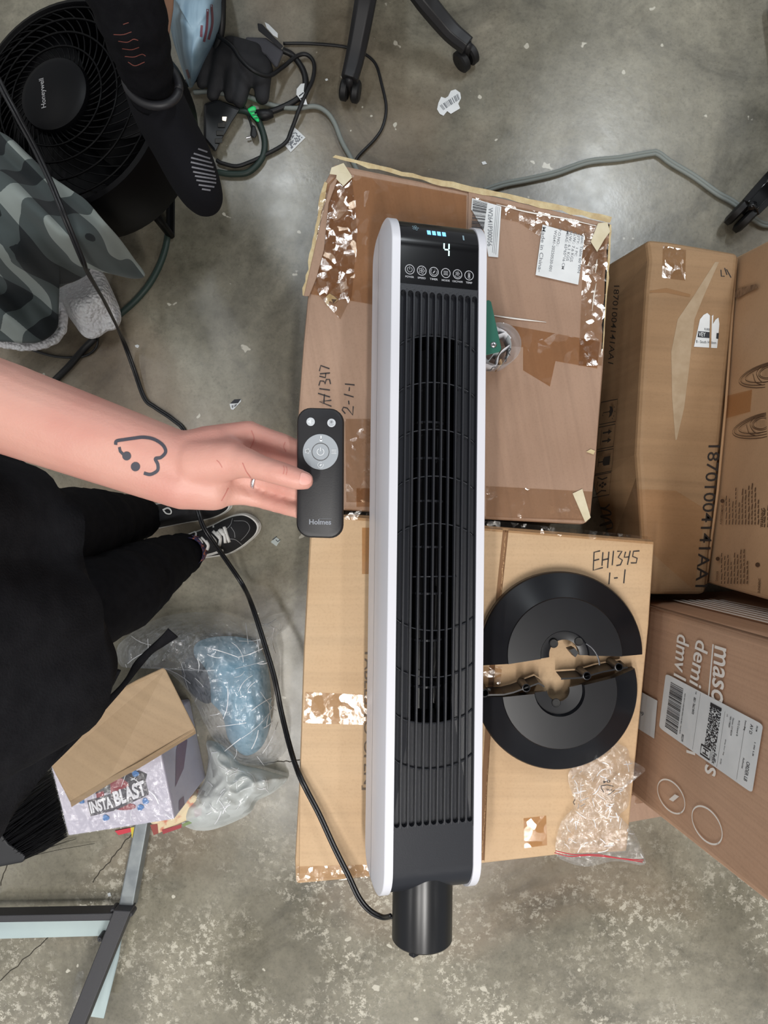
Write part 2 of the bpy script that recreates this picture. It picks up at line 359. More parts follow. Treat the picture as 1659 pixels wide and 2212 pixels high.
# ------------------------------------------------------------------ floor
def floor_mat():
    m = bpy.data.materials.new('concrete'); m.use_nodes = True; nt = m.node_tree; b = nt.nodes['Principled BSDF']; L = nt.links.new
    tc = N(nt, 'ShaderNodeTexCoord'); o = tc.outputs['Object']
    def ns(sc, det=5, rough=.55, dist=0):
        n = N(nt, 'ShaderNodeTexNoise', i_Scale=sc, i_Detail=det, i_Roughness=rough, i_Distortion=dist); L(o, n.inputs['Vector']); return n.outputs['Fac']
    def ramp(f, a, ca, c, cb):
        r = N(nt, 'ShaderNodeValToRGB'); r.color_ramp.elements[0].position = a; r.color_ramp.elements[1].position = c
        r.color_ramp.elements[0].color = ca; r.color_ramp.elements[1].color = cb; L(f, r.inputs[0]); return r.outputs[0]
    def mix(t, fac, a, c):
        x = N(nt, 'ShaderNodeMixRGB', blend_type=t); (L(fac, x.inputs[0]) if not isinstance(fac, float) else setattr(x.inputs[0], 'default_value', fac)); L(a, x.inputs[1])
        (L(c, x.inputs[2]) if not isinstance(c, tuple) else setattr(x.inputs[2], 'default_value', c)); return x.outputs[0]
    k = lambda v: (v, v, v, 1)
    col = ramp(ns(2.2, 8, .62, .4), .34, lin((106, 102, 88)), .66, lin((152, 147, 131)))
    col = mix('MULTIPLY', .9, col, ramp(ns(38, 4, .7), .3, k(.78), .7, k(1.08)))
    col = mix('MULTIPLY', 1.0, col, ramp(ns(130, 3, .7), .32, k(.8), .5, k(1.0)))
    col = mix('MIX', ramp(ns(1.3, 4, .5, .6), .48, k(0), .68, k(.6)), col, lin((134, 108, 84)))
    col = mix('MULTIPLY', 1.0, col, ramp(ns(3.0, 7, .68, 1.0), .30, k(.52), .50, k(1)))
    col = mix('MULTIPLY', 1.0, col, ramp(ns(11, 5, .7, .3), .24, k(.6), .36, k(1)))
    # old paint residue: worn pale flecks, thick near the open floor at -y
    sx = N(nt, 'ShaderNodeSeparateXYZ'); L(o, sx.inputs[0])
    near = N(nt, 'ShaderNodeMapRange'); near.inputs['From Min'].default_value = -.45; near.inputs['From Max'].default_value = -1.25; near.inputs['To Min'].default_value = 0; near.inputs['To Max'].default_value = 1; L(sx.outputs['Y'], near.inputs['Value'])
    msk = N(nt, 'ShaderNodeMath', operation='MULTIPLY'); L(ramp(ns(4.2, 4, .6, .3), .42, k(0), .6, k(1)), msk.inputs[0]); L(near.outputs[0], msk.inputs[1])
    fl = N(nt, 'ShaderNodeMath', operation='MULTIPLY'); L(ramp(ns(62, 9, .8, .15), .525, k(0), .565, k(1)), fl.inputs[0]); L(msk.outputs[0], fl.inputs[1])
    col = mix('MIX', fl.outputs[0], col, lin((214, 209, 194)))
    col = mix('MIX', ramp(ns(26, 2, .5), .735, k(0), .75, k(.9)), col, lin((196, 192, 178)))
    L(col, b.inputs['Base Color'])
    L(ramp(ns(5, 6, .6), .3, k(.2), .7, k(.36)), b.inputs['Roughness']); b.inputs['Specular IOR Level'].default_value = .6
    bp = N(nt, 'ShaderNodeBump'); bp.inputs['Strength'].default_value = .10; bp.inputs['Distance'].default_value = .002; L(ns(60, 5), bp.inputs['Height']); L(bp.outputs[0], b.inputs['Normal'])
    return m
g = G(); g.box((0, 0, -.03), (3.4, 3.4, .03))
fl = mk('floor', g, floor_mat()); fl['kind'] = 'structure'
g = G(); g.box((0, 0, 3.3), (3.4, 3.4, .05)); cl = mk('ceiling', g, mat('ceiling_grey', (78, 78, 76), .8)); cl['kind'] = 'structure'
FZ = flat(0.0)
g = G(); rnd = random.Random(5)
for a, b_ in (((560, 1648), (665, 1642)), ((0, 1912), (40, 1790)), ((200, 1905), (285, 1800)), ((0, 2120), (175, 1960))):
    pts = [(a[0]+(b_[0]-a[0])*t/14+rnd.uniform(-2, 2), a[1]+(b_[1]-a[1])*t/14+rnd.uniform(-2, 2)) for t in range(15)]
    strokes(g, FZ.hit, [pts], .0022, .0006)
mk('crack', g, mat('crack', (52, 47, 40), .9), fl)

# ------------------------------------------------------------------ cartons
def hexa(name, corners_top, corners_bot, m, parent, cuts=0, bev=.006):
    g = G(); g.prism(corners_bot, corners_top); return mk(name, g, m, parent, bevel=bev)
ZB = .32
# --- worn square carton (upper middle)
cw = cardboard('kraft_worn', (170, 141, 121), (156, 127, 107), math.radians(80), 90, .05)
tw = thing('carton', 'worn square brown carton with torn cream edges and much tape, under the fan top', 'carton', P(990, 760, 0))
top_w = [(722, 352), (860, 380), (1010, 410), (1180, 450), (1316, 482), (1320, 520), (1304, 800), (1288, 1000), (1274, 1124), (1262, 1133), (1000, 1119), (742, 1102), (644, 1098), (643, 900), (655, 740), (668, 600), (682, 480), (700, 395)]
PT = [P(x, y, ZB) for x, y in top_w]
cxw = sum((p for p in PT), V())/len(PT)
bot = [V((cxw.x+(p.x-cxw.x)*.985, cxw.y+(p.y-cxw.y)*.985, 0)) for p in PT]
wbody = G(); wbody.prism(bot, PT); mk('body', wbody, cw, tw, bevel=.007)
FW = flat(ZB)
def lay(name, pts, m, parent, z, t=.0012, **k):
    g = G(); g.prism([P(x, y, z) for x, y in pts], [P(x, y, z+t) for x, y in pts]); return mk(name, g, m, parent, **k)
cream = mat('torn_cream', (206, 190, 150), .8, c2=(186, 164, 124), scale=60, bump=.5, bscale=160)
rnd = random.Random(2)
def ragged(line, w0, w1, amp, n=26):
    """a torn strip along a pixel line"""
    L = []; R = []
    for i in range(n+1):
        t = i/n*(len(line)-1); k = min(int(t), len(line)-2); u = t-k; x = line[k][0]*(1-u)+line[k+1][0]*u; y = line[k][1]*(1-u)+line[k+1][1]*u
        dx, dy = line[k+1][0]-line[k][0], line[k+1][1]-line[k][1]; d = math.hypot(dx, dy); nx_, ny_ = -dy/d, dx/d; w_ = w0+(w1-w0)*i/n
        L.append((x-nx_*w_/2+rnd.uniform(-amp, amp)*.5, y-ny_*w_/2+rnd.uniform(-amp, amp)*.5)); R.append((x+nx_*w_/2+rnd.uniform(-amp, amp), y+ny_*w_/2+rnd.uniform(-amp, amp)))
    return L+R[::-1]
lay('torn_edge', ragged([(722, 338), (880, 378), (1020, 408), (1180, 444), (1322, 474)], 9, 13, 3), cream, tw, ZB, .004, label='torn cream top edge')
lay('torn_edge', ragged([(704, 395), (686, 480), (672, 560), (656, 640)], 9, 7, 2.5, 16), cream, tw, ZB, .004)
lay('torn_edge', ragged([(1318, 486), (1312, 600), (1300, 760)], 7, 5, 2.5, 16), cream, tw, ZB, .003)
# raised folded rim along left and right
lay('folded_rim', [(735, 372), (710, 440), (700, 540), (684, 600), (668, 640), (656, 640), (690, 490), (712, 400)], cw, tw, ZB, .006, bevel=.002)
lay('flap', [(1012, 412), (1318, 484), (1300, 800), (1286, 1000), (1274, 1122), (1000, 1115), (1004, 760)], cw, tw, ZB, .003, bevel=.0012)
lay('packing_tape', [(668, 596), (704, 400), (735, 372), (1008, 422), (1004, 690), (830, 662), (700, 640), (662, 634)], brown_tape, tw, ZB+.0016, .0006, label='wide brown tinted tape')
lay('packing_tape', [(690, 420), (760, 380), (772, 500), (760, 640), (735, 690), (690, 640), (672, 600)], clear_tape, tw, ZB+.0034, .0006)
lay('packing_tape', [(1020, 425), (1310, 490), (1302, 600), (1240, 560), (1120, 480), (1018, 458)], clear_tape, tw, ZB+.0042, .0006)
lay('packing_tape', [(1262, 500), (1316, 515), (1300, 790), (1250, 790)], clear_tape, tw, ZB+.0052, .0006)
lay('packing_tape', [(1006, 685), (1296, 738), (1290, 796), (1200, 780), (1188, 835), (1130, 800), (1130, 750), (1006, 742)], brown_tape, tw, ZB+.0036, .0006)
lay('packing_tape', [(745, 905), (830, 905), (830, 1085), (748, 1085)], clear_tape, tw, ZB+.0016, .0006)
lay('packing_tape', [(770, 1055), (835, 1055), (835, 1095), (770, 1095)], brown_tape, tw, ZB+.0026, .0006)
lay('packing_tape', [(1050, 1050), (1280, 1062), (1272, 1126), (1050, 1116)], clear_tape, tw, ZB+.0036, .0006)
masking = mat('masking_tape', (204, 194, 164), .7, c2=(214, 205, 178), scale=40)
lay('corner_tape', [(716, 362), (742, 352), (760, 380), (742, 400), (728, 378), (712, 376)], masking, tw, ZB+.0052, .001, bevel=.0003, label='cream masking tape patch')
lay('corner_tape', [(728, 372), (750, 374), (761, 383), (742, 402), (726, 386)], masking, tw, ZB+.0064, .001, label='cream masking tape patch')
lay('corner_tape', [(1292, 482), (1312, 480), (1318, 500), (1305, 518), (1290, 544), (1276, 522)], masking, tw, ZB+.006, .001, label='cream masking tape patch')
lay('corner_tape', [(1237, 1066), (1258, 1056), (1276, 1118), (1264, 1128)], masking, tw, ZB+.005, .001, label='cream masking tape patch')
# loose film standing off the left side
g = G(); q = spline([P(704, 392, ZB-.01), P(690, 430, ZB-.05), P(683, 480, ZB-.04), P(672, 560, ZB-.06), P(658, 640, ZB-.05), P(650, 720, ZB-.03)], 6); q2 = spline([P(716, 380, ZB), P(700, 440, ZB), P(690, 500, ZB), P(674, 590, ZB), P(663, 650, ZB), P(655, 720, ZB)], 6)
n = len(q); g.add([p+V((noise.noise(p*40)*.006-.006, 0, 0)) for p in q]+q2, [[i, i+1, n+i+1, n+i] for i in range(n-1)]); mk('loose_film', g, wrap_film, tw, smooth=True)
# thin pale lines painted in for the specular glints on the tape edges
tape_glint = mat('tape_glint', (232, 228, 222), .3)
for ln in ([(1072, 441), (1140, 458), (1220, 472), (1292, 489)], [(1050, 679), (1110, 688), (1180, 696)], [(1279, 672), (1283, 640), (1288, 612)], [(1290, 560), (1286, 590)]):
    g = G(); q = spline([P(x, y, ZB+.005) for x, y in ln], 6); g.tube(q, [.0004+.0014*math.sin(math.pi*min(max(i/(len(q)-1), .08), .92)) for i in range(len(q))], 6, flat=.5); mk('tape_glint_line', g, tape_glint, tw, smooth=True)
# torn hole
g = G(); lay('torn_hole', [(705, 640), (712, 634), (722, 640), (730, 648), (722, 655), (712, 650), (708, 662), (702, 652)], cream, tw, ZB+.0022, .001); lay('torn_hole', [(716, 646), (728, 647), (720, 656)], mat('hole_dark', (84, 62, 46), .9), tw, ZB+.0034, .0004)
lay('torn_hole', [(1266, 976), (1276, 970), (1286, 974), (1282, 982), (1272, 978)], cream, tw, ZB+.005, .001)
# labels
HW = FW.hit
pl = lay('shipping_label', [(1020, 428), (1083, 446), (1076, 556), (1055, 554), (1046, 500), (1018, 452)], paper, tw, ZB+.0048, .0008)
g = G(); bars(g, HW, [(1021, 434), (1018, 500), (1044, 500), (1052, 442)], 26, .0062); mk('barcode', g, ink_k, pl)
g = G(); tx(g, 'W2641P300056', HW, (1054, 452), (1052, 534), (1064, 452), .004, .0062)
for k_ in range(3): strokes(g, HW, [[(1071+k_*3.5, 448+k_), (1063+k_*3.5, 548+k_*2)]], .0007, .0062)
mk('printed_text', g, ink_g, pl)
pl = lay('packing_label', [(1172, 485), (1263, 511), (1249, 615), (1157, 594)], paper, tw, ZB+.0062, .0008)
g = G()
for s, a, b_, hgt in (('Made in China-', (1170, 493), (1160, 590), 8), ('P.O.NO.:', (1205, 498), (1200, 534), 6), ('W2641-20250520-001', (1196, 500), (1184, 588), 6), ('MEAS: 65*65*16 CM', (1222, 502), (1211, 584), 6), ('N.W.: 6.1 KGS', (1229, 503), (1221, 566), 6), ('G.W.: 7.6 KGS', (1238, 505), (1229, 568), 6), ('QTY:  1 PC', (1246, 508), (1238, 556), 6), ('Item: Table 60 WN', (1254, 510), (1245, 592), 6)):
    dx, dy = b_[0]-a[0], b_[1]-a[1]; d = math.hypot(dx, dy); tx(g, s, HW, a, b_, (a[0]+dy/d*hgt, a[1]-dx/d*hgt), .002, .0076)
mk('printed_text', g, ink_g, pl)
g = G()
strokes(g, HW, [[(716, 878), (690, 868), (716, 865)], [(700, 872), (700, 862)][:2], [(713, 858), (687, 850), ], [(700, 866), (701, 852)], [(713, 843), (690, 840)], [(689, 833), (692, 823), (700, 824), (702, 830), (705, 820), (712, 820), (714, 830)], [(690, 813), (703, 816), (704, 806)], [(691, 808), (713, 806)], [(690, 802), (693, 790), (712, 797)]], .0022, .0016)
mk('handwriting', g, pen_k, tw)
g = G(); strokes(g, HW, [[(746, 894), (739, 886), (742, 880), (750, 882), (762, 897), (763, 878)], [(754, 874), (753, 866)], [(764, 858), (743, 852)], [(754, 845), (755, 837)], [(766, 832), (745, 830)]], .0022, .0016)
mk('handwriting', g, pen_k, tw)

# --- big flat carton with handwritten number (lower middle)
ce = cardboard('kraft_light', (201, 172, 138), (193, 161, 125), 0.0, 80, .04)
te = thing('carton', 'large light tan carton with handwritten number, under the two black base halves', 'carton', P(1030, 1500, 0))
EL = [(664, 1118), (760, 1112), (1100, 1142), (1112, 1144), (1060, 1800), (1040, 1862), (840, 1890), (638, 1880), (645, 1700), (655, 1400), (668, 1160)]
Ebody = [(664, 1116), (760, 1110), (1086, 1138), (1416, 1166), (1404, 1350), (1366, 1738), (1356, 1842), (1200, 1850), (1040, 1868), (830, 1894), (638, 1912), (636, 1860), (645, 1700), (655, 1400), (668, 1160)]
ptE = [P(x, y, .335) for x, y in Ebody]; cE = sum((p for p in ptE), V())/len(ptE)
g = G(); g.prism([V((cE.x+(p.x-cE.x)*.97, cE.y+(p.y-cE.y)*.97, .0)) for p in ptE], ptE); mk('body', g, ce, te, bevel=.008)
lay('flap', [(672, 1165), (684, 1120), (760, 1116), (1087, 1144), (1060, 1400), (1040, 1700), (1034, 1855), (830, 1884), (646, 1900), (648, 1700), (658, 1400)], ce, te, .335, .005, bevel=.0015)
lay('flap', [(1098, 1145), (1412, 1170), (1400, 1350), (1362, 1735), (1352, 1838), (1200, 1846), (1046, 1862), (1052, 1700), (1071, 1400)], ce, te, .335, .005, bevel=.0015)
lay('flap_gap_shade', [(1087, 1146), (1098, 1147), (1072, 1400), (1054, 1700), (1046, 1858), (1034, 1858), (1040, 1700), (1060, 1400)], mat('gap_shade_brown', (132, 98, 68), .8), te, .3352, .0006)  # brown strip paints the shade in the recess between the flaps
g = G(); q = [P(1092+(1040-1092)*t/60+1.2*math.sin(t*2.4), 1146+(1858-1146)*t/60, .335) for t in range(61)]; g.tube(q, .0016, 5); mk('flap_flutes', g, mat('flute', (120, 88, 60), .9, c2=(196, 160, 120), scale=400), te, smooth=True)
HE = flat(.340).hit
lay('packing_tape', [(660, 1495), (806, 1502), (804, 1566), (655, 1562)], clear_tape, te, .3406, .0006)
lay('packing_tape', [(1131, 1768), (1180, 1762), (1182, 1826), (1133, 1832)], brown_tape, te, .3406, .0006)
lay('packing_tape', [(640, 1872), (800, 1868), (830, 1893), (640, 1909)], clear_tape, te, .3406, .0006)
lay('packing_tape', [(745, 1098), (1100, 1128), (1410, 1160), (1412, 1176), (1090, 1150), (745, 1122)], clear_tape, te, .3412, .0006)
lay('packing_tape', [(1042, 1440), (1085, 1440), (1078, 1500), (1040, 1500)], clear_tape, te, .3406, .0006)
lay('packing_tape', [(782, 1140), (804, 1140), (802, 1240), (782, 1240)], brown_tape, te, .3406, .0006)
g = G(); tx(g, 'TABLES TO OPEN]', HE, (783, 1400), (781, 1706), (803, 1400), .006, .0014); mk('printed_text', g, mat('print_grey', (120, 104, 88), .7), te)
g = G(); strokes(g, HE, [[(1296, 1190), (1283, 1193), (1281, 1232), (1302, 1226)], [(1283, 1211), (1294, 1208)], [(1302, 1193), (1300, 1222)], [(1301, 1210), (1314, 1207)], [(1315, 1192), (1312, 1227)], [(1325, 1190), (1322, 1221)], [(1333, 1191), (1343, 1191), (1335, 1204), (1344, 1210), (1340, 1220), (1331, 1222)], [(1351, 1192), (1348, 1204), (1358, 1203)], [(1361, 1190), (1355, 1220)], [(1381, 1190), (1368, 1191), (1366, 1202), (1376, 1206), (1374, 1216), (1362, 1216)]], .0022, .0014)
strokes(g, HE, [[(1317, 1237), (1315, 1262)], [(1326, 1249), (1334, 1248)], [(1350, 1230), (1347, 1260)]], .0022, .0014)
mk('handwriting', g, pen_k, te)
# low carton under it, peeping out at the right
tl = thing('carton', 'low brown carton with shiny tape peeping out beneath the large tan carton', 'carton', P(1395, 1735, 0))
q = [(1312, 1706), (1450, 1690), (1446, 1742), (1312, 1766)]
g = G(); q_ = [P(x, y, 0) for x, y in q]; g.prism(q_, [p+V((0, 0, .05)) for p in q_]); mk('body', g, cw, tl, bevel=.004)
g = G(); g.prism([P(x, y, .0506) for x, y in ((1374, 1712), (1415, 1708), (1413, 1732), (1371, 1737))], [P(x, y, .0512) for x, y in ((1374, 1712), (1415, 1708), (1413, 1732), (1371, 1737))]); mk('packing_tape', g, clear_tape, tl)

# --- long carton 1870...
c8 = cardboard('kraft_long', (160, 130, 98), (147, 117, 86), math.radians(4), 70, .06)
t8 = thing('carton', 'long brown carton with handling symbols and torn white label beside the worn carton', 'carton', P(1450, 900, 0))
Z8 = .23
T8 = [P(1398, 516, Z8), P(1598, 546, Z8), P(1526, 1284, Z8), P(1385, 1284, Z8)]
B8 = [P(1296, 578, 0), V((T8[1].x, T8[1].y, 0)), V((T8[2].x, T8[2].y, 0)), V((T8[3].x, T8[3].y, 0))]
top8 = [P(x, y, Z8) for x, y in ((1398, 516), (1444, 520), (1598, 546), (1526, 1284), (1388, 1284), (1388, 1180), (1380, 1030), (1376, 980), (1386, 800), (1398, 620), (1404, 560))]
bot8 = [V((p.x, p.y, 0)) for p in top8]
bot8[0] = P(1296, 578, 0); bot8[10] = P(1300, 620, 0); bot8[9] = P(1300, 680, 0); bot8[8] = P(1290, 880, 0); bot8[7] = P(1280, 1010, 0); bot8[6] = P(1280, 1050, 0)
g = G(); g.prism(bot8, top8); mk('body', g, c8, t8, bevel=.012, seg=3)
H8 = flat(Z8).hit
lay('packing_tape', [(1432, 530), (1482, 540), (1480, 606), (1430, 600)], clear_tape, t8, Z8+.0006, .0006)
lay('packing_tape', [(1366, 1056), (1460, 1060), (1524, 1100), (1500, 1276), (1392, 1180)], film('soft_tape', (254, 251, 248), .01, .3, .2, 20, .003), t8, Z8+.0006, .0006)
lay('worn_streak', [(1545, 566), (1553, 566), (1520, 640), (1500, 690), (1488, 800), (1478, 880), (1462, 950), (1459, 950), (1452, 860), (1450, 760), (1464, 690), (1498, 640)], mat('worn_patch', (170, 150, 124), .7, c2=(160, 139, 112), scale=50), t8, Z8+.0004, .0004, label='pale scuffed streak')
lay('dent_shade', [(1404, 628), (1440, 622), (1492, 636), (1490, 642), (1440, 632), (1404, 632)], mat('dent_shadow', (140, 105, 70), .8), t8, Z8+.0004, .0003)  # flat darker strip, the shade of a dent put into colour
pl = lay('torn_label', [(1512, 690), (1520, 680), (1528, 676), (1536, 684), (1541, 680), (1540, 700), (1546, 690), (1552, 686), (1554, 700), (1549, 752), (1499, 749)], paper, t8, Z8+.0012, .0006)
g = G(); poly(g, H8, [(1507, 716), (1533, 718), (1532, 731), (1506, 729)], .0022); poly(g, H8, [(1547, 720), (1552, 720), (1551, 733), (1546, 732)], .0022)
tx(g, 'R.000', H8, (1521, 714), (1532, 715), (1521, 709), .01, .0022); tx(g, 'B - South Hudson', H8, (1503, 741), (1546, 744), (1503, 735), .006, .0022); mk('printed_text', g, ink_k, pl)
g = G(); tx(g, 'VEY', H8, (1508, 727), (1523, 728), (1508, 718), .01, .0028); mk('printed_text', g, paper, pl)
lay('tear', [(1534, 680), (1538, 684), (1536, 752), (1532, 752)], c8, t8, Z8+.0026, .0004)
g = G(); tx(g, '18701004141AA1', H8, (1530, 962), (1501, 1268), (1556, 962), .004, .0008); mk('printed_text', g, print_k, t8)
g = G(); strokes(g, H8, [[(1557, 583), (1558, 597), (1565, 597)], [(1565, 579), (1570, 594)], [(1569, 582), (1579, 600)]], .002, .0008); mk('handwriting', g, pen_k, t8)
# side face print
a8, b8, c8_ = P(1398, 560, Z8), P(1378, 1000, Z8), P(1285, 980, 0); S8 = Plane(a8, b8, c8_); SH = S8.hit
def sx(u, v):   # u along the strip (0 top .. 1 bottom), v across (0 left .. 1 right)
    return (1340+u*0+v*0, 0)
g = G(); tx(g, '18701004141AA1', SH, (1337, 618), (1324, 785), (1349, 618), .004, .012); mk('printed_text', g, print_k, t8)
g = G()
for i, (x, y) in enumerate(((1309, 867), (1304, 921), (1300, 974), (1295, 1025))):
    f = lambda u, v: (x+36*v-4*u, y+48*u-7*v+3)
    strokes(g, SH, [[f(0, 0), f(0, 1), f(1, 1), f(1, 0), f(0, 0), f(0, .1)]], .0022, .012)
    if i == 0:
        poly(g, SH, [f(.25, .55), f(.3, .72), f(.5, .8), f(.7, .72), f(.78, .55), f(.6, .6), f(.5, .55), f(.4, .6)], .0125); strokes(g, SH, [[f(.5, .6), f(.5, .2), f(.62, .15), f(.62, .22)]], .002, .0125)
        for u, v in ((.3, .85), (.5, .9), (.7, .85), (.8, .78)): poly(g, SH, [f(u, v), f(u+.06, v-.02), f(u+.05, v+.05)], .0125)
    if i == 1:
        strokes(g, SH, [[f(.15, .2), f(.85, .2)]], .002, .0125)
        for u in (.3, .68): strokes(g, SH, [[f(u, .28), f(u, .68)]], .004, .0125); poly(g, SH, [f(u-.12, .62), f(u, .85), f(u+.12, .62)], .0125)
    if i == 2:
        poly(g, SH, [f(.3, .5), f(.3, .85), f(.7, .85), f(.7, .5), f(.6, .42), f(.4, .42)], .0125); strokes(g, SH, [[f(.5, .45), f(.5, .15)], [f(.3, .15), f(.7, .15)]], .003, .0125)
    if i == 3:
        for u, v in ((.42, .55), (.58, .55), (.5, .4), (.5, .7)): poly(g, SH, [f(u-.07, v), f(u, v+.1), f(u+.07, v), f(u, v-.1)], .0125)
        strokes(g, SH, [[f(.12, .2), f(.25, .5), f(.2, .8)], [f(.88, .2), f(.75, .5), f(.8, .8)], [f(.3, .25), f(.5, .2), f(.7, .25)]], .003, .0125)
strokes(g, SH, [spl2([(1328, 1090), (1318, 1098), (1308, 1098), (1326, 1104), (1330, 1112), (1308, 1116), (1326, 1122), (1330, 1130), (1306, 1136), (1330, 1128), (1334, 1140), (1320, 1144)])], .0045, .012)
mk('handling_symbols', g, print_k, t8)

# --- tall carton with sandal drawings (right edge)
cs = cardboard('kraft_sandal', (204, 168, 132), (192, 156, 122), math.radians(90), 60, .05)
ts = thing('carton', 'tall brown carton printed with sandal drawings and small warning text, at the right edge', 'carton', P(1700, 900, 0))
A = [P(1606, 545, Z8), P(1537, 1264, Z8), P(1938, 1378, .9), P(2061, 310, .9)]
def down(p): return V((p.x, p.y, 0))
b0 = A[0]+(A[0]-A[3])*(Z8/(.9-Z8)); b1 = A[1]+(A[1]-A[2])*(Z8/(.9-Z8)); b0.z = 0; b1.z = 0
b0.x = max(b0.x, A[0].x+.004); b1.x = max(b1.x, A[1].x+.004)
back = V((.34, .02, 0))
g = G(); g.prism([b0, b1, b1+back, b0+back], [A[3], A[2], A[2]+back, A[3]+back]); mk('body', g, cs, ts, bevel=.01, seg=3)
SP = Plane(A[0], A[1], A[3]); SQ = SP.hit; EP = .007
brown_ink = mat('print_brown', (84, 60, 42), .7)
g = G()
def outline(cx, cy, L, w, ang, n=28):
    o = []
    for i in range(n+1):
        t = 2*math.pi*i/n; x = L*math.cos(t); y = w*math.sin(t)*(1+.18*math.cos(t)); o.append((cx+x*math.cos(ang)-y*math.sin(ang), cy+x*math.sin(ang)+y*math.cos(ang)))
    return o
for cx, cy in ((1662, 812), (1648, 922)):
    an = math.radians(-14)
    for k_, (L_, w_) in enumerate(((60, 25), (58, 21), (50, 17))): strokes(g, SQ, [outline(cx+k_*2, cy-k_*2, L_, w_, an)], .0016, EP)
    strokes(g, SQ, [spl2([(cx-28, cy-4), (cx-22, cy+14), (cx-8, cy+20)]), spl2([(cx-10, cy-20), (cx-20, cy-4), (cx-8, cy+14), (cx+10, cy+12)])], .0016, EP)
    strokes(g, SQ, [outline(cx+4, cy-6, 20, 14, an), outline(cx+4, cy-6, 17, 11, an)], .0014, EP)
    for i in range(8): strokes(g, SQ, [[(cx-6+i*3, cy-14), (cx-6+i*3, cy+2)]], .0008, EP)
mk('sandal_drawing', g, brown_ink, ts)
g = G(); rnd = random.Random(11)
def para(x0, y1, n, ln, dx):
    for i in range(n):
        L_ = ln*rnd.uniform(.55, 1); y = y1; x = x0+i*dx
        while y > y1-L_:
            w_ = rnd.uniform(5, 14); strokes(g, SQ, [[(x, y), (x+.12*w_, y-w_)]], .0042, EP); y -= w_+2.5
tx(g, 'AVERTISSEMENT', SQ, (1567, 1134), (1571, 1091), (1562, 1134), .01, EP); tx(g, 'WARNING', SQ, (1658, 1140), (1661, 1098), (1650, 1140), .01, EP)
poly(g, SQ, circ(1568, 1083, 4.5, 14), EP); poly(g, SQ, circ(1558, 1208, 4.5, 14), EP); poly(g, SQ, circ(1645, 1221, 5, 14), EP)
para(1576, 1134, 11, 82, 7); para(1660, 1140, 2, 60, 7); tx(g, 'DANGER', SQ, (1558, 1256), (1560, 1234), (1553, 1256), .01, EP); para(1566, 1262, 9, 78, 7); tx(g, 'SUNDENT', SQ, (1650, 1282), (1652, 1250), (1645, 1282), .01, EP)
mk('printed_text', g, brown_ink, ts)
g = G(); g.add([SQ(*p, .0066) for p in ((1568, 858), (1632, 842), (1628, 890), (1569, 906))], [[0, 1, 2, 3]]); mk('packing_tape', g, film('brown_tape2', (240, 226, 210), .01, .3, .2, 20, .003), ts)
g = G(); g.add([SQ(*p, .0066) for p in ((1592, 640), (1600, 624), (1640, 614), (1645, 622), (1618, 634), (1600, 645))], [[0, 1, 2, 3, 4, 5]]); mk('tear', g, mat('tear_pale', (150, 120, 92), .9, c2=(110, 84, 62), scale=80), ts)
g = G(); g.tube([SQ(1599, 560, .008), SQ(1577, 880, .009), SQ(1560, 1060, .009), SQ(1533, 1262, .008)], .0028, 6); mk('worn_edge', g, mat('edge_pale', (176, 140, 104), .8), ts, smooth=True)

# --- tall carton with white lettering (lower right)
cm = cardboard('kraft_mason', (194, 158, 132), (184, 148, 122), math.radians(40), 260, .05)
tm = thing('carton', 'tall brown carton with large white lettering and a white shipping label, lower right', 'carton', P(1560, 1560, 0))
mA, mB = P(1300, 1669, 0), P(1330, 1287, 0); mB2 = P(1718, 1396.5, .8); mA2 = Plane(mA, mB, mB2).hit(1740, 2021)
mback = V((.42, .02, 0))
g = G(); n = 10
left = []
for j in range(n+1):
    t = j/n; lo_ = mA.lerp(mA2, t); hi_ = mB.lerp(mB2, t); left.append((lo_, hi_))
g.prism([mA, mB, mB+mback, mA+mback+V((0, -.03, 0))], [mA2, mB2, mB2+mback, mA2+mback]); mk('body', g, cm, tm, bevel=.012, seg=3)
MP = Plane(mA, mB, mB2); MH = MP.hit; EM = .0035
white_ink = mat('print_offwhite', (236, 232, 226), .6)
# printed lines follow the box: (foot-left, foot-right, top-left)
for s, p0, p1, p2 in (('mason', (1548, 1394), (1538, 1542), (1574, 1402)), ('demi', (1508, 1380), (1493, 1474), (1536, 1392)), ('dmv1', (1467, 1368), (1459, 1459), (1494, 1378))):
    mk('printed_word', tx(G(), s, MH, p0, p1, p2, .012, EM), white_ink, tm)
mk('underline', strokes(G(), MH, [[(1545, 1392), (1535, 1508)]], .005, EM), white_ink, tm)
mk('printed_word', tx(G(), 'l', MH, (1487, 1620), (1487, 1626), (1506, 1626), .012, EM), white_ink, tm); mk('printed_word', tx(G(), 's', MH, (1528, 1650), (1526, 1668), (1552, 1662), .012, EM), white_ink, tm)
def rnd_quad(q, r=.06, n=5):
    """quad with rounded corners"""
    out = []
    for i in range(4):
        p = V((*q[i], 0)); a = V((*q[i-1], 0)); b = V((*q[(i+1) % 4], 0)); pa = p.lerp(a, r); pb = p.lerp(b, r)
        for k_ in range(n+1):
            t = k_/n; w_ = pa*(1-t)**2+p*2*t*(1-t)+pb*t*t; out.append((w_.x, w_.y))
    return out
LQ = [(1443, 1455), (1655, 1566), (1631, 1714), (1428, 1572)]
g = G(); poly(g, MH, rnd_quad(LQ, .05), .0042); lb = mk('shipping_label', g, paper, tm)
def lq(u, v):
    a = V((*LQ[0], 0)).lerp(V((*LQ[1], 0)), u); b = V((*LQ[3], 0)).lerp(V((*LQ[2], 0)), u); p = a.lerp(b, v); return (p.x, p.y)
EL_ = .0046
g = G(); bars(g, MH, [lq(.06, .1), lq(.06, .92), lq(.19, .92), lq(.19, .1)], 46, EL_, seed=4); mk('barcode', g, ink_k, lb)
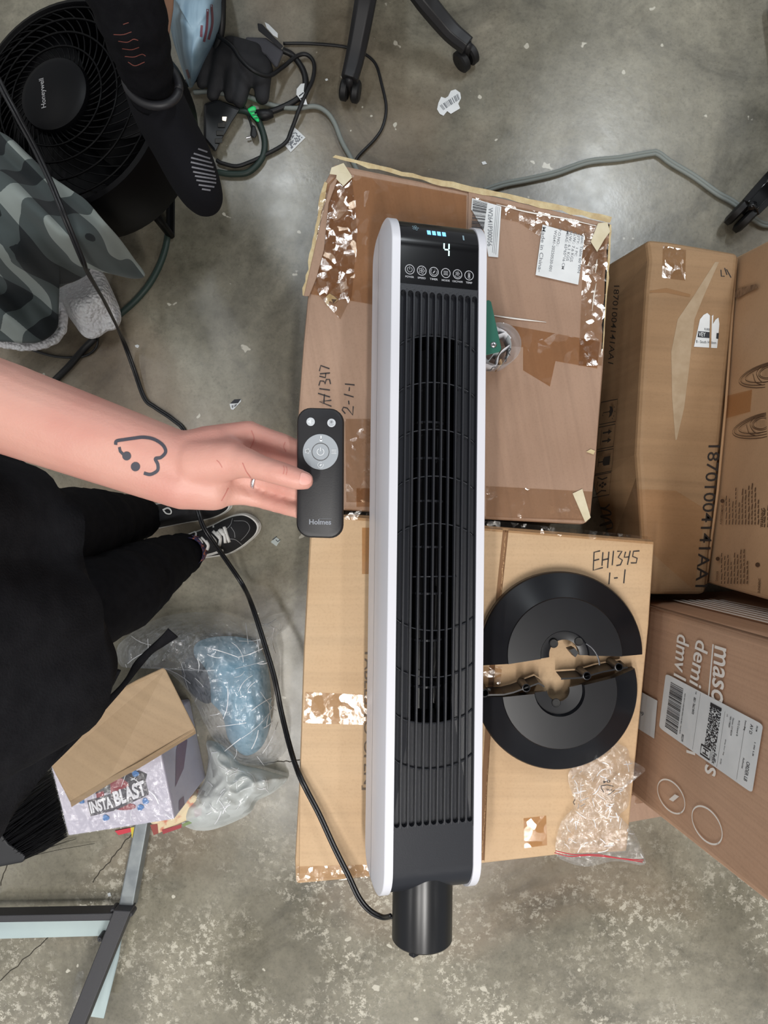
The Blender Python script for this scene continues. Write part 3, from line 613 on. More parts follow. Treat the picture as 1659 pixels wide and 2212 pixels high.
g = G(); speckle(g, MH, [lq(.47, .1), lq(.585, .1), lq(.585, .78), lq(.47, .78)], 14, 46, EL_, 9, .55)
poly(g, MH, [lq(.47, .08), lq(.585, .08), lq(.585, .13), lq(.47, .13)], EL_+.0002); mk('barcode', g, ink_k, lb)
g = G(); strokes(g, MH, [[lq(.36, .02), lq(.36, .97)], [lq(.62, .1), lq(.62, .98)], [lq(.83, .1), lq(.83, .96)]], .0006, EL_)
def lt(s, u, v0, v1, h_, bold=.006): tx(g, s, MH, lq(u, v0), lq(u, v1), lq(u+h_, v0), bold, EL_)
lt('9622 0014 3 (000 000 0000) 0 00 8821 7662 8470', .205, .16, .86, .014); lt('Trk#', .31, .03, .08, .014); lt('8821 7662 8470', .302, .14, .42, .022); lt('80239', .235, .84, .96, .022)
lt('Denver, CO 80239', .70, .13, .4, .018); lt('1833 7180281', .675, .13, .3, .015); lt('(US)', .64, .12, .16, .012); lt('9172 Central St', .76, .12, .36, .018); lt('Store Bldg', .82, .07, .22, .02); lt('AV D', .88, .08, .22, .03); lt('FROM', .94, .06, .14, .016); lt('1.00 LB', .945, .3, .5, .014); lt('Authorize', .86, .6, .76, .018); lt('ORDER LB', .9, .62, .9, .035); lt('Ship For Sig', .66, .5, .75, .012); lt('(US)', .645, .82, .9, .014)
lt('FedEx', .565, .8, .97, .036, .02); lt('Home Delivery', .548, .8, .95, .012)
mk('printed_text', g, ink_k, lb)
g = G(); strokes(g, MH, [[lq(.44, .8), lq(.54, .8), lq(.54, .95), lq(.44, .95), lq(.44, .8), lq(.45, .8)]], .003, EL_); lt('H', .462, .83, .92, .055, .02); mk('service_mark', g, ink_k, lb)
g = G()
for cx, cy, a_, b_ in ((1454, 1721, 0, 0), (1532, 1783, 0, 0)):
    big = cx > 1500; L_ = 46 if big else 41; w_ = 26 if big else 24; an = math.radians(58)
    pts = [(cx+L_*math.cos(t)*math.cos(an)-w_*math.sin(t)*math.sin(an), cy+L_*math.cos(t)*math.sin(an)+w_*math.sin(t)*math.cos(an)) for t in [2*math.pi*i/44 for i in range(46)]]
    strokes(g, MH, [pts], .0028, EM)
tx(g, '1', MH, (1449, 1727), (1458, 1732), (1462, 1716), .02, EM); mk('printed_circles', g, white_ink, tm)
g = G(); poly(g, MH, [(1380, 1490), (1424, 1514), (1417, 1596), (1375, 1570)], .0036); lb2 = mk('paper_label', g, paper, tm); g = G(); tx(g, '86779', MH, (1362, 1538), (1394, 1548), (1363, 1530), .004, .0042); mk('printed_text', g, ink_g, lb2)
# striped print on the side that faces up the picture
VP = Plane(mB, mB2, mB+mback); VH = VP.hit; g = G()
q = [(1452, 1299), (1570, 1297), (1690, 1320), (1690, 1358), (1640, 1352), (1500, 1316)]
poly(g, VH, [(1452, 1299), (1500, 1298), (1690, 1352), (1690, 1358), (1640, 1352), (1480, 1308)], -.0) if False else None
for k_ in range(7):
    xs = 1455+k_*17; strokes(g, VH, [[(xs, 1299.5), (1700, 1299.5+(1700-xs)*(1299.5-1150)/(xs-845))]], .0085, .004)
mk('printed_stripes', g, white_ink, tm)
g = G(); q = [mB.lerp(mB2, t)+V((-.003, .001, 0)) for t in (0, .3, .6, 1)]; g.tube(q, .002, 6); mk('edge_crease', g, mat('crease_dark', (110, 82, 62), .8), tm)

# ------------------------------------------------------------------ tower fan (lying on the cartons)
th = math.radians(14.7); uA = V((math.cos(th), 0, -math.sin(th))); wA = V((math.sin(th), 0, math.cos(th))); vA = V((.0125, 1, 0)).normalized()
uA = vA.cross(wA).normalized(); wA = uA.cross(vA).normalized()
RF = Matrix((uA, vA, wA)).transposed()
tf = thing('tower_fan', 'white and black tower fan without its base, lying across the two tan cartons', 'fan', (.0807, -.037, .4975), RF)
FL, FR, FT, FW_, RIM = .606, .06, .128, .1775, .0155
def prof(L, r, T, n=10, w0=0.0):
    """rounded side profile in (v,w)"""
    o = []
    for cx_, cy_, a0 in ((L-r, w0-r, 0), (-(L-r), w0-r, 90), (-(L-r), w0-T+r, 180), (L-r, w0-T+r, 270)):
        for i in range(n+1):
            a = math.radians(a0+90*i/n); o.append((cx_+r*math.cos(a), cy_+r*math.sin(a)))
    return o
def slab(g, stack):
    return g.loft([[V((u, v, w)) for v, w in p] for u, p in stack])
hw = FW_/2; ih = hw-RIM
# black core with an open front (front plate is separate)
pc = prof(FL-.004, FR-.003, FT-.004, 10, -.0035)
core = [p for p in pc]
g = G(); ring = [(v, w if not (abs(v) < .475 and w > -.02) else -.0195) for v, w in core]
g2 = []
for v, w in core: g2.append((v, w))
# core as a loft whose front is lowered behind the grille
seg = [(v, w) for v, w in core]
n_ = 11
outl = seg[:n_]                     # top-front corner arc (v+, front)  0..90 deg
outl2 = seg[n_:2*n_]
low = [(.470, -.0035), (.470, -.1), (-.474, -.1), (-.474, -.0035)]
pc2 = outl+low+outl2+seg[2*n_:]
g = G(); g.loft([[V((u, v, w)) for v, w in pc2] for u in (-ih, ih)], cap=True)
core_o = mk('housing', g, black_mat, tf, local=True, smooth=True, auto=.5)
# back bulge that the fan rests on
g = G(); rings = []
for k in range(9):
    q = math.pi*k/8; rings.append([V((-math.cos(q)*ih*.9, (FL-.07)*(1 if j == 0 else -1), -FT+.01-math.sin(q)*.036)) for j in (0, 1)])
prof_b = [( -math.cos(math.pi*k/8)*ih*.9, -FT+.01-math.sin(math.pi*k/8)*.036) for k in range(9)]
g = G(); g.loft([[V((u, v, w)) for u, w in prof_b] for v in (-(FL-.07), FL-.07)], cap=True); mk('back_cover', g, black_pl, tf, local=True, smooth=True, auto=.6)
for s in (-1, 1):
    pf = prof(FL, FR, FT); pin = prof(FL-.02, FR-.012, FT-.034, 10, -.0275)
    g = G(); slab(g, [(s*ih, pf), (s*(hw-.001), pf), (s*hw, prof(FL-.0012, FR-.001, FT-.0024, 10, -.0012)), (s*(hw+.006), pin)])
    mk('side_panel', g, white_pl, tf, local=True, smooth=True, auto=.35, label='white side panel')
def fw(v):
    a = abs(v)-(FL-FR)
    return -.0035 if a <= 0 else -FR+math.sqrt(max((FR-.003)**2-a*a, 0))
SL = ih*2/11
ribs = [-ih+SL*(i+1) for i in range(10)]; vt, vb = .458, -.468; RH = .0048
def endplate(name, v_edge, v_far, m, s):
    """plate with rounded slot ends"""
    pts = [(-ih, v_far), (ih, v_far)] if s > 0 else [(ih, v_far), (-ih, v_far)]
    edge = []
    for i in range(11):
        c = -ih+SL*(i+.5); r = SL/2-.0019
        for k in range(7):
            a = math.pi*k/6; edge.append((c-r*math.cos(a), v_edge-s*r+s*r*math.sin(a)))
    pts += edge[::-1] if s > 0 else edge
    g = G(); g.prism([V((u, v, -.012)) for u, v in pts], [V((u, v, -.0025)) for u, v in pts]); return mk(name, g, m, tf, local=True)
endplate('grille_end', vt+.004, .4725, black_mat, 1); endplate('grille_end', vb-.004, -.4765, black_mat, -1)
g = G(); g.box((0, (vt+vb)/2, -.0062), (.0016, (vt-vb)/2+.006, .0045)); rib0 = mk('grille_bar', g, black_mat, tf, local=True, bevel=.0006)
for i, u in enumerate(ribs):
    o = rib0 if i == 0 else rib0.copy()
    if i: COL.objects.link(o); MW[o] = MW[tf]
    o.location = (u, 0, 0)
for u in (-ih+.0008, ih-.0008):
    g = G(); g.box((u, (vt+vb)/2, -.007), (.0009, (vt-vb)/2+.012, .0045)); mk('grille_frame', g, black_mat, tf, local=True)
# sunken trough with the stadium-shaped opening
def Vy(py): return -(py-1195)*.000814
cw_ = .0405
def arcv(u, v0, sag, hw2=.078): return v0-sag*(1-math.sqrt(max(1-(u/hw2)**2, 0)))
us = [-cw_+2*cw_*i/16 for i in range(17)]
vtop = [arcv(u, Vy(720), .037) for u in us]; vbot = [arcv(u, Vy(1562), -.037) for u in us]
g = G()
hole = [(u, v) for u, v in zip(us, vtop)]+[(u, v) for u, v in zip(us, vbot)][::-1]
# plate around the opening (left, right, top, bottom)
zt = -.0125
g.add([V((-ih, .472, zt)), V((-ih, -.476, zt)), V((-cw_, vbot[0], zt-.004)), V((-cw_, vtop[0], zt-.004))], [[0, 1, 2, 3]])
g.add([V((ih, .472, zt)), V((ih, -.476, zt)), V((cw_, vbot[-1], zt-.004)), V((cw_, vtop[-1], zt-.004))], [[0, 1, 2, 3]])
g.add([V((-ih, .472, zt)), V((ih, .472, zt))]+[V((u, v, zt-.004)) for u, v in zip(us, vtop)][::-1], [list(range(19))])
g.add([V((-ih, -.476, zt)), V((ih, -.476, zt))]+[V((u, v, zt-.004)) for u, v in zip(us, vbot)][::-1], [list(range(19))])
mk('trough', g, black_mat, tf, local=True)
g = G(); g.loft([[V((u, v, -.016)) for u, v in hole], [V((u*1.0, v, -.045)) for u, v in hole], [V((u*.8, v*.99, -.092)) for u, v in hole]], cap=False)
mk('air_duct', g, black_gl, tf, local=True, smooth=True, auto=.6)
# arched cross rings
for py, sg in ((720, 1), (822, 1), (925, 1), (1027, 1), (1130, 1), (1362, -1), (1463, -1), (1563, -1), (1660, -1)):
    v0 = Vy(py); pts = [V((u, arcv(u, v0, sg*.037), -.0105)) for u in [-.0725+.145*i/30 for i in range(31)]]
    g = G(); g.tube(pts, .0013, 6); mk('grille_ring', g, black_mat, tf, local=True, smooth=True)
g = G(); g.tube([V((-cw_, Vy(1246), -.013)), V((cw_, Vy(1245), -.013))], .0014, 6); mk('grille_ring', g, black_mat, tf, local=True, smooth=True)
# impeller: blades and discs
Lt, Lb = vtop[8]-.02, vbot[8]+.02
g = G(); g.tube([V((0, Lt, -.06)), V((0, Lb, -.06))], .006, 8); imp = mk('impeller', g, black_pl, tf, local=True, smooth=True)
g = G(); g.box((0, 0, 0), (.0006, (Lt-Lb)/2, .004)); bl0 = None
for k in range(18):
    a = 2*math.pi*k/18
    if bl0 is None: bl0 = mk('blade', g, black_gl, imp, local=True); o = bl0
    else: o = bl0.copy(); COL.objects.link(o)
    o.location = (.026*math.cos(a), (Lt+Lb)/2, -.06+.026*math.sin(a)); o.rotation_euler = (0, -a+.6, 0)
d0 = None
for py in (905, 985, 1080, 1182, 1285, 1388, 1490):
    if d0 is None:
        g = G(); g.loft([[V((.029*math.cos(2*math.pi*i/24), .0018*s_, .029*math.sin(2*math.pi*i/24))) for i in range(24)] for s_ in (-1, 1)]); d0 = mk('disc', g, mat('disc_black', (46, 47, 52), .3), imp, local=True); o = d0
    else: o = d0.copy(); COL.objects.link(o)
    o.location = (0, Vy(py), -.06)
# display window and printing
def FH(u, v, e=.0006): return V((u, v, fw(v)+e))
g = G(); n_ = 24; rows = [[FH(-ih+.0006+(2*ih-.0012)*i/2, .474+(FL-.012-.474)*k/n_, .0008) for i in range(3)] for k in range(n_+1)]
g.loft(rows, cap=False, closed=False); mk('display_window', g, mat('display_black', (12, 12, 15), .16, coat=.3), tf, local=True, smooth=True)
def fst(g, lines, w, e=.0016):
    for ln in lines:
        L = []; R = []
        for i, (u, v) in enumerate(ln):
            a = ln[max(i-1, 0)]; b = ln[min(i+1, len(ln)-1)]; d = math.hypot(b[0]-a[0], b[1]-a[1]) or 1; ox, oy = -(b[1]-a[1])/d*w/2, (b[0]-a[0])/d*w/2
            L.append(FH(u+ox, v+oy, e)); R.append(FH(u-ox, v-oy, e))
        k = len(L); g.add(L+R, [[i, i+1, k+i+1, k+i] for i in range(k-1)])
    return g
def ftx(g, s, u, v, w, h, bold=.02):
    vs, fs = text2d(s, bold); g.add([FH(u+x*w, v+y*h, .0016) for x, y in vs], fs); return g
def fcirc(u, v, r, n=24, a0=0, a1=360): return [(u+r*math.cos(math.radians(a0+(a1-a0)*i/n)), v+r*math.sin(math.radians(a0+(a1-a0)*i/n))) for i in range(n+1)]
def fanicon(u, v, r, k=5):
    out = []
    for i in range(k):
        a = 2*math.pi*i/k; c = (u+r*.55*math.cos(a), v+r*.55*math.sin(a)); out.append([(c[0]+r*(.42*math.cos(t)*math.cos(a)-.26*math.sin(t)*math.sin(a)), c[1]+r*(.42*math.cos(t)*math.sin(a)+.26*math.sin(t)*math.cos(a))) for t in [2*math.pi*j/12 for j in range(13)]])
    return out
icon = mat('icon_grey', (176, 178, 184), .5)
BU = [-.0555, -.0335, -.0110, .0112, .0333, .0552]; BV = .4985
for i, (u, wd) in enumerate(zip(BU, ('POWER', 'SPEED', 'TIMER', 'MODE', 'OSC/WIFI', 'TEMP'))):
    g = G(); fst(g, [fcirc(u, BV, .0082)], .0013)
    if i == 0: fst(g, [fcirc(u, BV, .0045, 20, 120, 420), [(u, BV+.0058), (u, BV)]], .0009)
    if i == 1: fst(g, fanicon(u, BV, .006), .0007)
    if i == 2: fst(g, [fcirc(u, BV, .0056, 20, 130, 380), [(u-.002, BV-.002), (u+.002, BV+.0022)], [(u+.0006, BV+.005), (u+.0014, BV+.0048)], [(u+.003, BV+.0042), (u+.0036, BV+.0036)]], .0008); fst(g, [[(u-.0016, BV-.0022), (u+.0018, BV+.002)]], .002)
    if i == 3: fst(g, [[(u-.0042, BV+y_), (u+.0042, BV+y_)] for y_ in (-.0032, -.0011, .0011, .0032)], .0008)
    if i == 4: fst(g, fanicon(u, BV+.0012, .0042), .0006); fst(g, [fcirc(u, BV, .0058, 12, 205, 335)], .0009)
    if i == 5: fst(g, [[(u-.0014, BV-.002), (u-.0014, BV+.0048), (u+.0014, BV+.0048), (u+.0014, BV-.002)], fcirc(u, BV-.0036, .0018, 12), [(u, BV-.003), (u, BV+.003)]], .0009)
    w_ = .0195 if i == 4 else (.0125 if i == 5 else .0158 if i == 0 else .0148); ftx(g, wd, u-w_/2, BV-.0148, w_, .0034); o = mk('control_icon', g, icon, tf, local=True); o['kind'] = 'stuff'
led = mat('led_white', (210, 255, 250), .5, emit=(190, 255, 250), es=1.3); ledb = mat('led_blue', (120, 190, 250), .5, emit=(120, 195, 255), es=1.0); ledd = mat('led_dim', (110, 130, 140), .5, emit=(120, 150, 160), es=.35)
for i in range(4):
    u = -.0228+i*.0094; g = G(); g.add([FH(u, .5655, .0016), FH(u+.0068, .5655, .0016), FH(u+.0068, .5745, .0016), FH(u, .5745, .0016)], [[0, 1, 2, 3]]); mk('speed_bar', g, ledb, tf, local=True)
g = G(); u, v, w_, h_ = .0075, .5300, .0092, .0215
fst(g, [[(u, v+h_), (u, v+h_/2+.0012)], [(u+.0010, v+h_/2), (u+w_-.001, v+h_/2)], [(u+w_, v+h_), (u+w_, v+h_/2+.0012)], [(u+w_, v+h_/2-.0012), (u+w_, v)]], .0024); o = mk('display_digit', g, led, tf, local=True, label='lit digit 4'); o['kind'] = 'stuff'
g = G(); fst(g, fanicon(-.0435, .5775, .0062), .0007); mk('fan_symbol', g, ledd, tf, local=True)['kind'] = 'stuff'
g = G(); fst(g, [[(.0452, .562), (.0452, .572)]], .003); mk('thermometer_symbol', g, ledd, tf, local=True)
# neck tube with cap notch
g = G(); Mn = Matrix.Translation((0, 0, -.064)) @ Matrix.Rotation(math.pi/2, 4, 'X'); g.lathe([(.001, .56), (.054, .56), (.054, .60), (.0545, .604), (.0545, .697), (.052, .70), (.05, .70), (.05, .62), (.001, .62)], Mn, 48); mk('neck_tube', g, mat('tube_black', (22, 23, 26), .3), tf, local=True, smooth=True, auto=.5)
g = G(); g.box((-.026, -.702, -.027), (.007, .004, .006), Matrix.Rotation(.5, 3, 'Y')); mk('latch', g, black_pl, tf, local=True, bevel=.001)
cord('power_cord', None, [(846, 1979, .43), (826, 1981, .40), (800, 1968, .39), (776, 1940, .385), (752, 1890, .38), (722, 1830, .375), (690, 1760, .37), (664, 1710, .365), (645, 1670, .355), (628, 1620, .29), (608, 1540, .235), (594, 1470, .225), (574, 1400, .20), (545, 1310, .15), (525, 1265, .05), (492, 1215, .08), (460, 1170, .135), (438, 1135, .15), (425, 1090, .14), (410, 1010, .06), (400, 935, .012), (372, 905, .01), (335, 880, .01), (312, 860, .012), (290, 800, .02), (268, 740, .06), (245, 690, .18), (222, 645, .30), (190, 590, .41), (175, 555, .455), (140, 470, .505), (112, 400, .515), (75, 320, .53), (40, 255, .55), (10, 200, .56), (-30, 120, .58)], .0032, mat('cord_black', (20, 20, 23), .35), parent=tf, twin=True)

# ------------------------------------------------------------------ base halves
disc_m = mat('base_black', (19, 20, 24), .3, c2=(24, 25, 29), scale=12, spec=.28)
ZT = .345
def base_half(name, label, c, a0, a1, R, holes, top_r=.112):
    """half of a conical round base cut along a chord"""
    C0 = P(c[0], c[1], ZT); t = thing(name, label, 'fan base', C0); return t, C0
def half_ring(g, prof, a0, a1, n=40):
    g.lathe(prof, Matrix.Identity(4), n, a0, a1)
def px2(p, C0, z): q = P(p[0], p[1], z); return q
sc = (1.8-ZT)/F
R = 171*sc
# upper half: flat cone with step, hub recess, holes
tb, C0 = base_half('base_half', 'black round base half with its flat cut edge at the bottom, upper of the two', (1207, 1406), 0, 0, R, None)
def sector(prof, a0, a1, C0, n=48, close=True):
    g = G(); M = Matrix.Translation(C0); g.lathe(prof, M, n, math.radians(a0), math.radians(a1)); return g
pr = [(.028, .034), (.0285, .046), (.034, .047), (.044, .047), (.046, .052), (R*.69, .052), (R*.70, .0495), (R*.985, .025), (R, .021), (R, 0)]
prin = [(.028, .034), (R*.66, .036), (R*.96, .004), (R*.985, 0), (R, 0)]
def wedge(name, prof, a0, a1, parent, C0, m):
    g = sector(prof, a0, a1, C0); o = mk(name, g, m, parent, smooth=True, auto=.5); return o
wedge('shell', pr, -1, 189, tb, C0, disc_m); wedge('inner_shell', prin, -1, 189, tb, C0, black_pl)
# cut faces
def cutface(a, parent, C0, m):
    d = V((math.cos(math.radians(a)), math.sin(math.radians(a)), 0)); up = [C0+d*r+V((0, 0, z)) for r, z in pr[1:]]; dn = [C0+d*r+V((0, 0, max(z-.004, 0))) for r, z in prin][::-1]
    g = G(); g.add(up+dn, [list(range(len(up)+len(dn)))]); mk('cut_edge', g, m, parent)
cutface(-1, tb, C0, disc_m); cutface(189, tb, C0, disc_m)
hole_m = mat('hole_black', (5, 5, 6), .6)
def screw_hole(px, py, z, parent, r=.0075):
    p = P(px, py, z); g = G(); M = Matrix.Translation(p); g.lathe([(r*.01, .0007), (r*.8, .0007), (r*.8, .0012), (r, .0014), (r*1.12, .0004)], M, 20); return mk('screw_hole', g, hole_m, parent, smooth=True, auto=.4)
screw_hole(1196, 1390, ZT+.052, tb); screw_hole(1250, 1386, ZT+.0475, tb)
# hub wall arc
g = sector([(.046, .0525), (.0475, .0535), (.049, .0525)], 2, 62, P(1226, 1428, ZT+.0)+V((0, 0, 0)), 20); mk('hub_rim', g, mat('rim_black', (52, 54, 60), .3), tb, smooth=True)
g = G(); q = [P(x, y, ZT+.053) for x, y in ((1230, 1404), (1242, 1400), (1250, 1410), (1243, 1420))]; g.prism([p-V((0, 0, .03)) for p in q], q); mk('clip', g, black_pl, tb)
# lower half
tb2, C1 = base_half('base_half', 'black round base half with screw posts along its upper cut edge, lower of the two', (1196, 1481), 0, 0, R, None)
pr2 = [(.021, .03), (.0215, .040), (.045, .041), (.0475, .052), (R*.69, .052), (R*.70, .0495), (R*.985, .025), (R, .021), (R, 0)]
g = sector(pr2, 186, 374, C1); mk('shell', g, disc_m, tb2, smooth=True, auto=.5)
pr_s, pr = pr, pr2
cutface(186, tb2, C1, disc_m); cutface(14, tb2, C1, disc_m); pr = pr_s
screw_hole(1201, 1518, ZT+.0415, tb2)
# cut wall and posts
wl = [(1040, 1500), (1088, 1499), (1110, 1494), (1164, 1474), (1176, 1482)]; wr = [(1212, 1465), (1260, 1462), (1300, 1450), (1336, 1443), (1356, 1440)]
for ln in (wl, wr):
    g = G(); L = [P(x, y, ZT+.046) for x, y in ln]; b_ = [V((p.x-.0, p.y+.004, ZT)) for p in L]; k = len(L)
    g.add(L+b_+[p+V((0, -.003, 0)) for p in L]+[p+V((0, -.003, 0)) for p in b_], [[i, i+1, k+i+1, k+i] for i in range(k-1)]+[[i, i+1, 2*k+i+1, 2*k+i] for i in range(k-1)]); mk('cut_wall', g, disc_m, tb2)
for x, y in ((1137, 1486), (1268, 1460), (1337, 1441), (1047, 1497)):
    p = P(x, y, ZT+.056); M = Matrix.Translation((p.x, p.y, ZT)); g = G(); g.lathe([(.0082, 0), (.0078, .056), (.0062, .0565), (.006, .03), (.0002, .03)], M, 20); mk('screw_post', g, mat('post_black', (26, 27, 31), .3), tb2, smooth=True, auto=.5)

# ------------------------------------------------------------------ zip bag on the carton
def bag(name, label, outline, zf, m, cat='bag', rings=22, group=None):
    t = thing(name, label, cat, P(sum(p[0] for p in outline)/len(outline), sum(p[1] for p in outline)/len(outline), 0)); return t
BO = [(1290, 1612), (1322, 1602), (1356, 1618), (1362, 1640), (1390, 1657), (1391, 1668), (1366, 1680), (1358, 1740), (1340, 1762), (1368, 1795), (1384, 1830), (1392, 1868), (1330, 1860), (1270, 1872), (1225, 1862), (1200, 1842), (1210, 1780), (1240, 1738), (1228, 1690), (1232, 1662), (1262, 1642)]
t = thing('zip_bag', 'crumpled clear plastic zip bag with red seal lines, on the carton corner', 'bag', P(1300, 1740, .34))
def zbag(k):
    def f(x, y, r):
        base = .352+ (.028 if k else .004)*(1-r**3); hang = max(0, (y-1835)/40); return base+.016*rid(x, y, .016, k)*(1-r**6)*(1 if k else .35)+.006*nz(x, y, .05, k+3)*(1-r**6)-.006*hang*r
    return f
for k in (1, 0): mk('film_layer', blob(BO, zbag(k), 26, 5), bag_film, t, smooth=True)
zr = mat('zip_red', (190, 60, 70), .5)
for ln in ([(1198, 1842), (1230, 1850), (1270, 1848), (1320, 1852), (1388, 1862)], [(1200, 1838), (1240, 1846), (1290, 1846), (1340, 1854), (1390, 1858)]):
    g = G(); g.tube(spline([P(x, y, .372) for x, y in ln], 6), .0009, 6); mk('zip_seal', g, zr, t, smooth=True)
g = G(); ZBG = flat(.392).hit
tri = [(1298, 1697), (1311, 1695), (1325, 1698), (1327, 1706), (1318, 1714), (1312, 1717), (1304, 1711), (1299, 1703), (1298, 1697)]
strokes(g, ZBG, [tri[:3], tri[3:6], tri[6:]], .0014); tx(g, 'PE', ZBG, (1322, 1704), (1308, 1703), (1322, 1708), .01); tx(g, '04', ZBG, (1318, 1684), (1302, 1686), (1318, 1690), .01); strokes(g, ZBG, [[(1242, 1726), (1238, 1732), (1241, 1738)]], .0014)
mk('printed_mark', g, ink_k, t)['kind'] = 'stuff'

# ------------------------------------------------------------------ green paddle and jar of rolled labels behind the fan
t = thing('cup', 'clear cup holding curled white label strips, beside the fan on the worn carton', 'cup', P(1072, 765, ZB+.008))
M = Matrix.Translation(P(1066, 766, ZB+.01)); g = G(); rr = 44*(1.8-ZB)/F
g.lathe([(rr*.82, 0), (rr*.86, .004), (rr, .085), (rr*.985, .085), (rr*.84, .006), (.0005, .005)], M, 40); mk('shell', g, film('cup_plastic', (252, 252, 253), .06, .1, .1, 20, .001, white=.3), t, smooth=True)
pw = mat('curl_paper', (222, 222, 226), .6); pg_ = mat('curl_grey', (160, 164, 166), .6); ptan = mat('curl_tan', (190, 158, 118), .6)
def strip(pts, m, z0=.02, z1=.075):
    q = spline([P(x, y, ZB+z1) for x, y in pts], 6); lo = [V((p.x*.985+M.translation.x*.015, p.y*.985+M.translation.y*.015, ZB+z0)) for p in q]; n = len(q)
    g = G(); g.add(q+lo, [[i, i+1, n+i+1, n+i] for i in range(n-1)]); mk('label_strip', g, m, t, smooth=True, solid=.0012)
strip([(1040, 722), (1060, 726), (1080, 722), (1094, 716)], pw); strip([(1101, 745), (1085, 757), (1077, 770), (1074, 786), (1065, 790), (1050, 786)], pw); strip([(1098, 724), (1104, 742), (1100, 765), (1090, 780)], pg_); strip([(1082, 775), (1084, 785), (1078, 790)], ptan); strip([(1070, 706), (1090, 715), (1104, 730)], pw); strip([(1052, 700), (1068, 703), (1080, 710)], pg_); strip([(1045, 765), (1055, 778), (1070, 760), (1078, 762)], pg_)
g = G(); SC_ = flat(ZB+.088).hit; strokes(g, SC_, [spl2([(1096, 752), (1103, 754), (1098, 762), (1102, 768)]), spl2([(1088, 776), (1094, 770), (1092, 782)]), spl2([(1052, 800), (1060, 799), (1064, 794), (1070, 793)])], .0016); mk('scribble', g, ink_k, t)['kind'] = 'stuff'
t = thing('paddle', 'dark green flat handle with a silver screw, lying across the cup', 'handle', P(1062, 720, ZB+.1))
ol = [(1030, 655), (1056, 648), (1061, 652), (1083, 752), (1081, 758), (1078, 761), (1040, 770), (1026, 700)]
z_ = ZB+.102; g = G(); g.prism([P(x, y, z_) for x, y in ol], [P(x, y, z_+.004) for x, y in ol]); mk('blade', g, mat('green_plastic', (32, 96, 80), .4), t, bevel=.001)
g = G(); M2 = Matrix.Translation(P(1066, 745, z_+.004)); g.lathe([(.0062, 0), (.0056, .0016), (.003, .0026), (.0002, .0028)], M2, 20); sc_ = mk('screw', g, steel, t, smooth=True)
g = G(); g.box(M2.translation+V((0, 0, .0028)), (.0026, .0006, .0004)); g.box(M2.translation+V((0, 0, .0028)), (.0006, .0026, .0004)); mk('screw_slot', g, mat('slot', (60, 62, 66), .5), sc_)['kind'] = 'stuff'

# ------------------------------------------------------------------ remote control
ZR = 1.17
def rrect(x0, y0, x1, y1, r, n=6, sk=0):
    o = []
    for cx, cy, a0 in ((x1-r, y0+r, -90), (x1-r, y1-r, 0), (x0+r, y1-r, 90), (x0+r, y0+r, 180)):
        for i in range(n+1):
            a = math.radians(a0+90*i/n); o.append((cx+r*math.cos(a), cy+r*math.sin(a)))
    return [(x+(y-1020)*-.006+(x-691)*0, y+(x-691)*.03) for x, y in o]
tr = thing('remote_control', 'black remote control with a round grey dial, held in the hand', 'remote control', P(691, 1020, ZR-.012))
cxr = P(691, 1020, ZR)
def shrink(pts, k, z):
    q = [P(x, y, ZR) for x, y in pts]; return [V((cxr.x+(p.x-cxr.x)*(1-k/.02), cxr.y+(p.y-cxr.y)*(1-k/.055), z)) for p in q]
RO = rrect(640, 880, 742, 1162, 30)
g = G(); g.loft([shrink(RO, .0022, ZR-.012), shrink(RO, .0004, ZR-.0105), shrink(RO, 0, ZR-.006), shrink(RO, .0002, ZR-.003), shrink(RO, .0012, ZR-.0008), shrink(RO, .0028, ZR)]); mk('body', g, mat('remote_black', (22, 22, 26), .5, bump=.03, bscale=900), tr, smooth=True, auto=.6)
RHH = flat(ZR).hit
def disc(name, cx, cy, r, m, parent, z0, h, n=32, lab=None):
    g = G(); g.prism([P(x, y, z0) for x, y in circ(cx, cy, r, n)[:-1]], [P(x, y, z0+h) for x, y in circ(cx, cy, r, n)[:-1]]); return mk(name, g, m, parent, bevel=.0003, label=lab)
grey_b = mat('button_grey', (150, 156, 162), .45); wh_b = mat('button_white', (208, 212, 216), .5); lt_b = mat('button_light', (182, 187, 192), .45)
b1 = disc('button', 671, 911, 9.2, lt_b, tr, ZR-.0005, .0012); b2 = disc('button', 716, 913.5, 9.2, lt_b, tr, ZR-.0005, .0012)
g = G(); poly(g, RHH, [(665, 909), (668, 909), (672, 905), (672, 917), (668, 913), (665, 913)], .0009); strokes(g, RHH, [[(674, 909), (677, 912)], [(677, 909), (674, 912)]], .0004, .0009); mk('button_icon', g, wh_b, b1)['kind'] = 'stuff'
def fanpx(cx, cy, r, k=5):
    return [[(cx+x*r, cy+y*r) for x, y in ln] for ln in fanicon(0, 0, 1, k)]
g = G(); strokes(g, RHH, fanpx(716, 912, 4.6), .0003, .0009); strokes(g, RHH, [circ(716, 913, 6, 10, None, 30, 150)], .0004, .0009); mk('button_icon', g, grey_b, b2)['kind'] = 'stuff'
dl = disc('dial', 692.5, 976, 38.5, grey_b, tr, ZR-.0005, .0014, 48, 'grey round dial')
g = G(); DH = flat(ZR+.0009).hit; strokes(g, DH, [circ(692.5, 976, 18.6, 40)], .0004, .0003); mk('groove', g, print_k, dl)
g = G(); strokes(g, DH, [circ(692.5, 976, 7.4, 24, None, -60, 240), [(692.5, 966.5), (692.5, 975)]], .0006, .0004)
strokes(g, DH, fanpx(664.5, 974.5, 6), .0004, .0004); strokes(g, DH, [[(716, 972+k*2.6), (727, 972+k*2.6)] for k in range(4)], .00045, .0004)
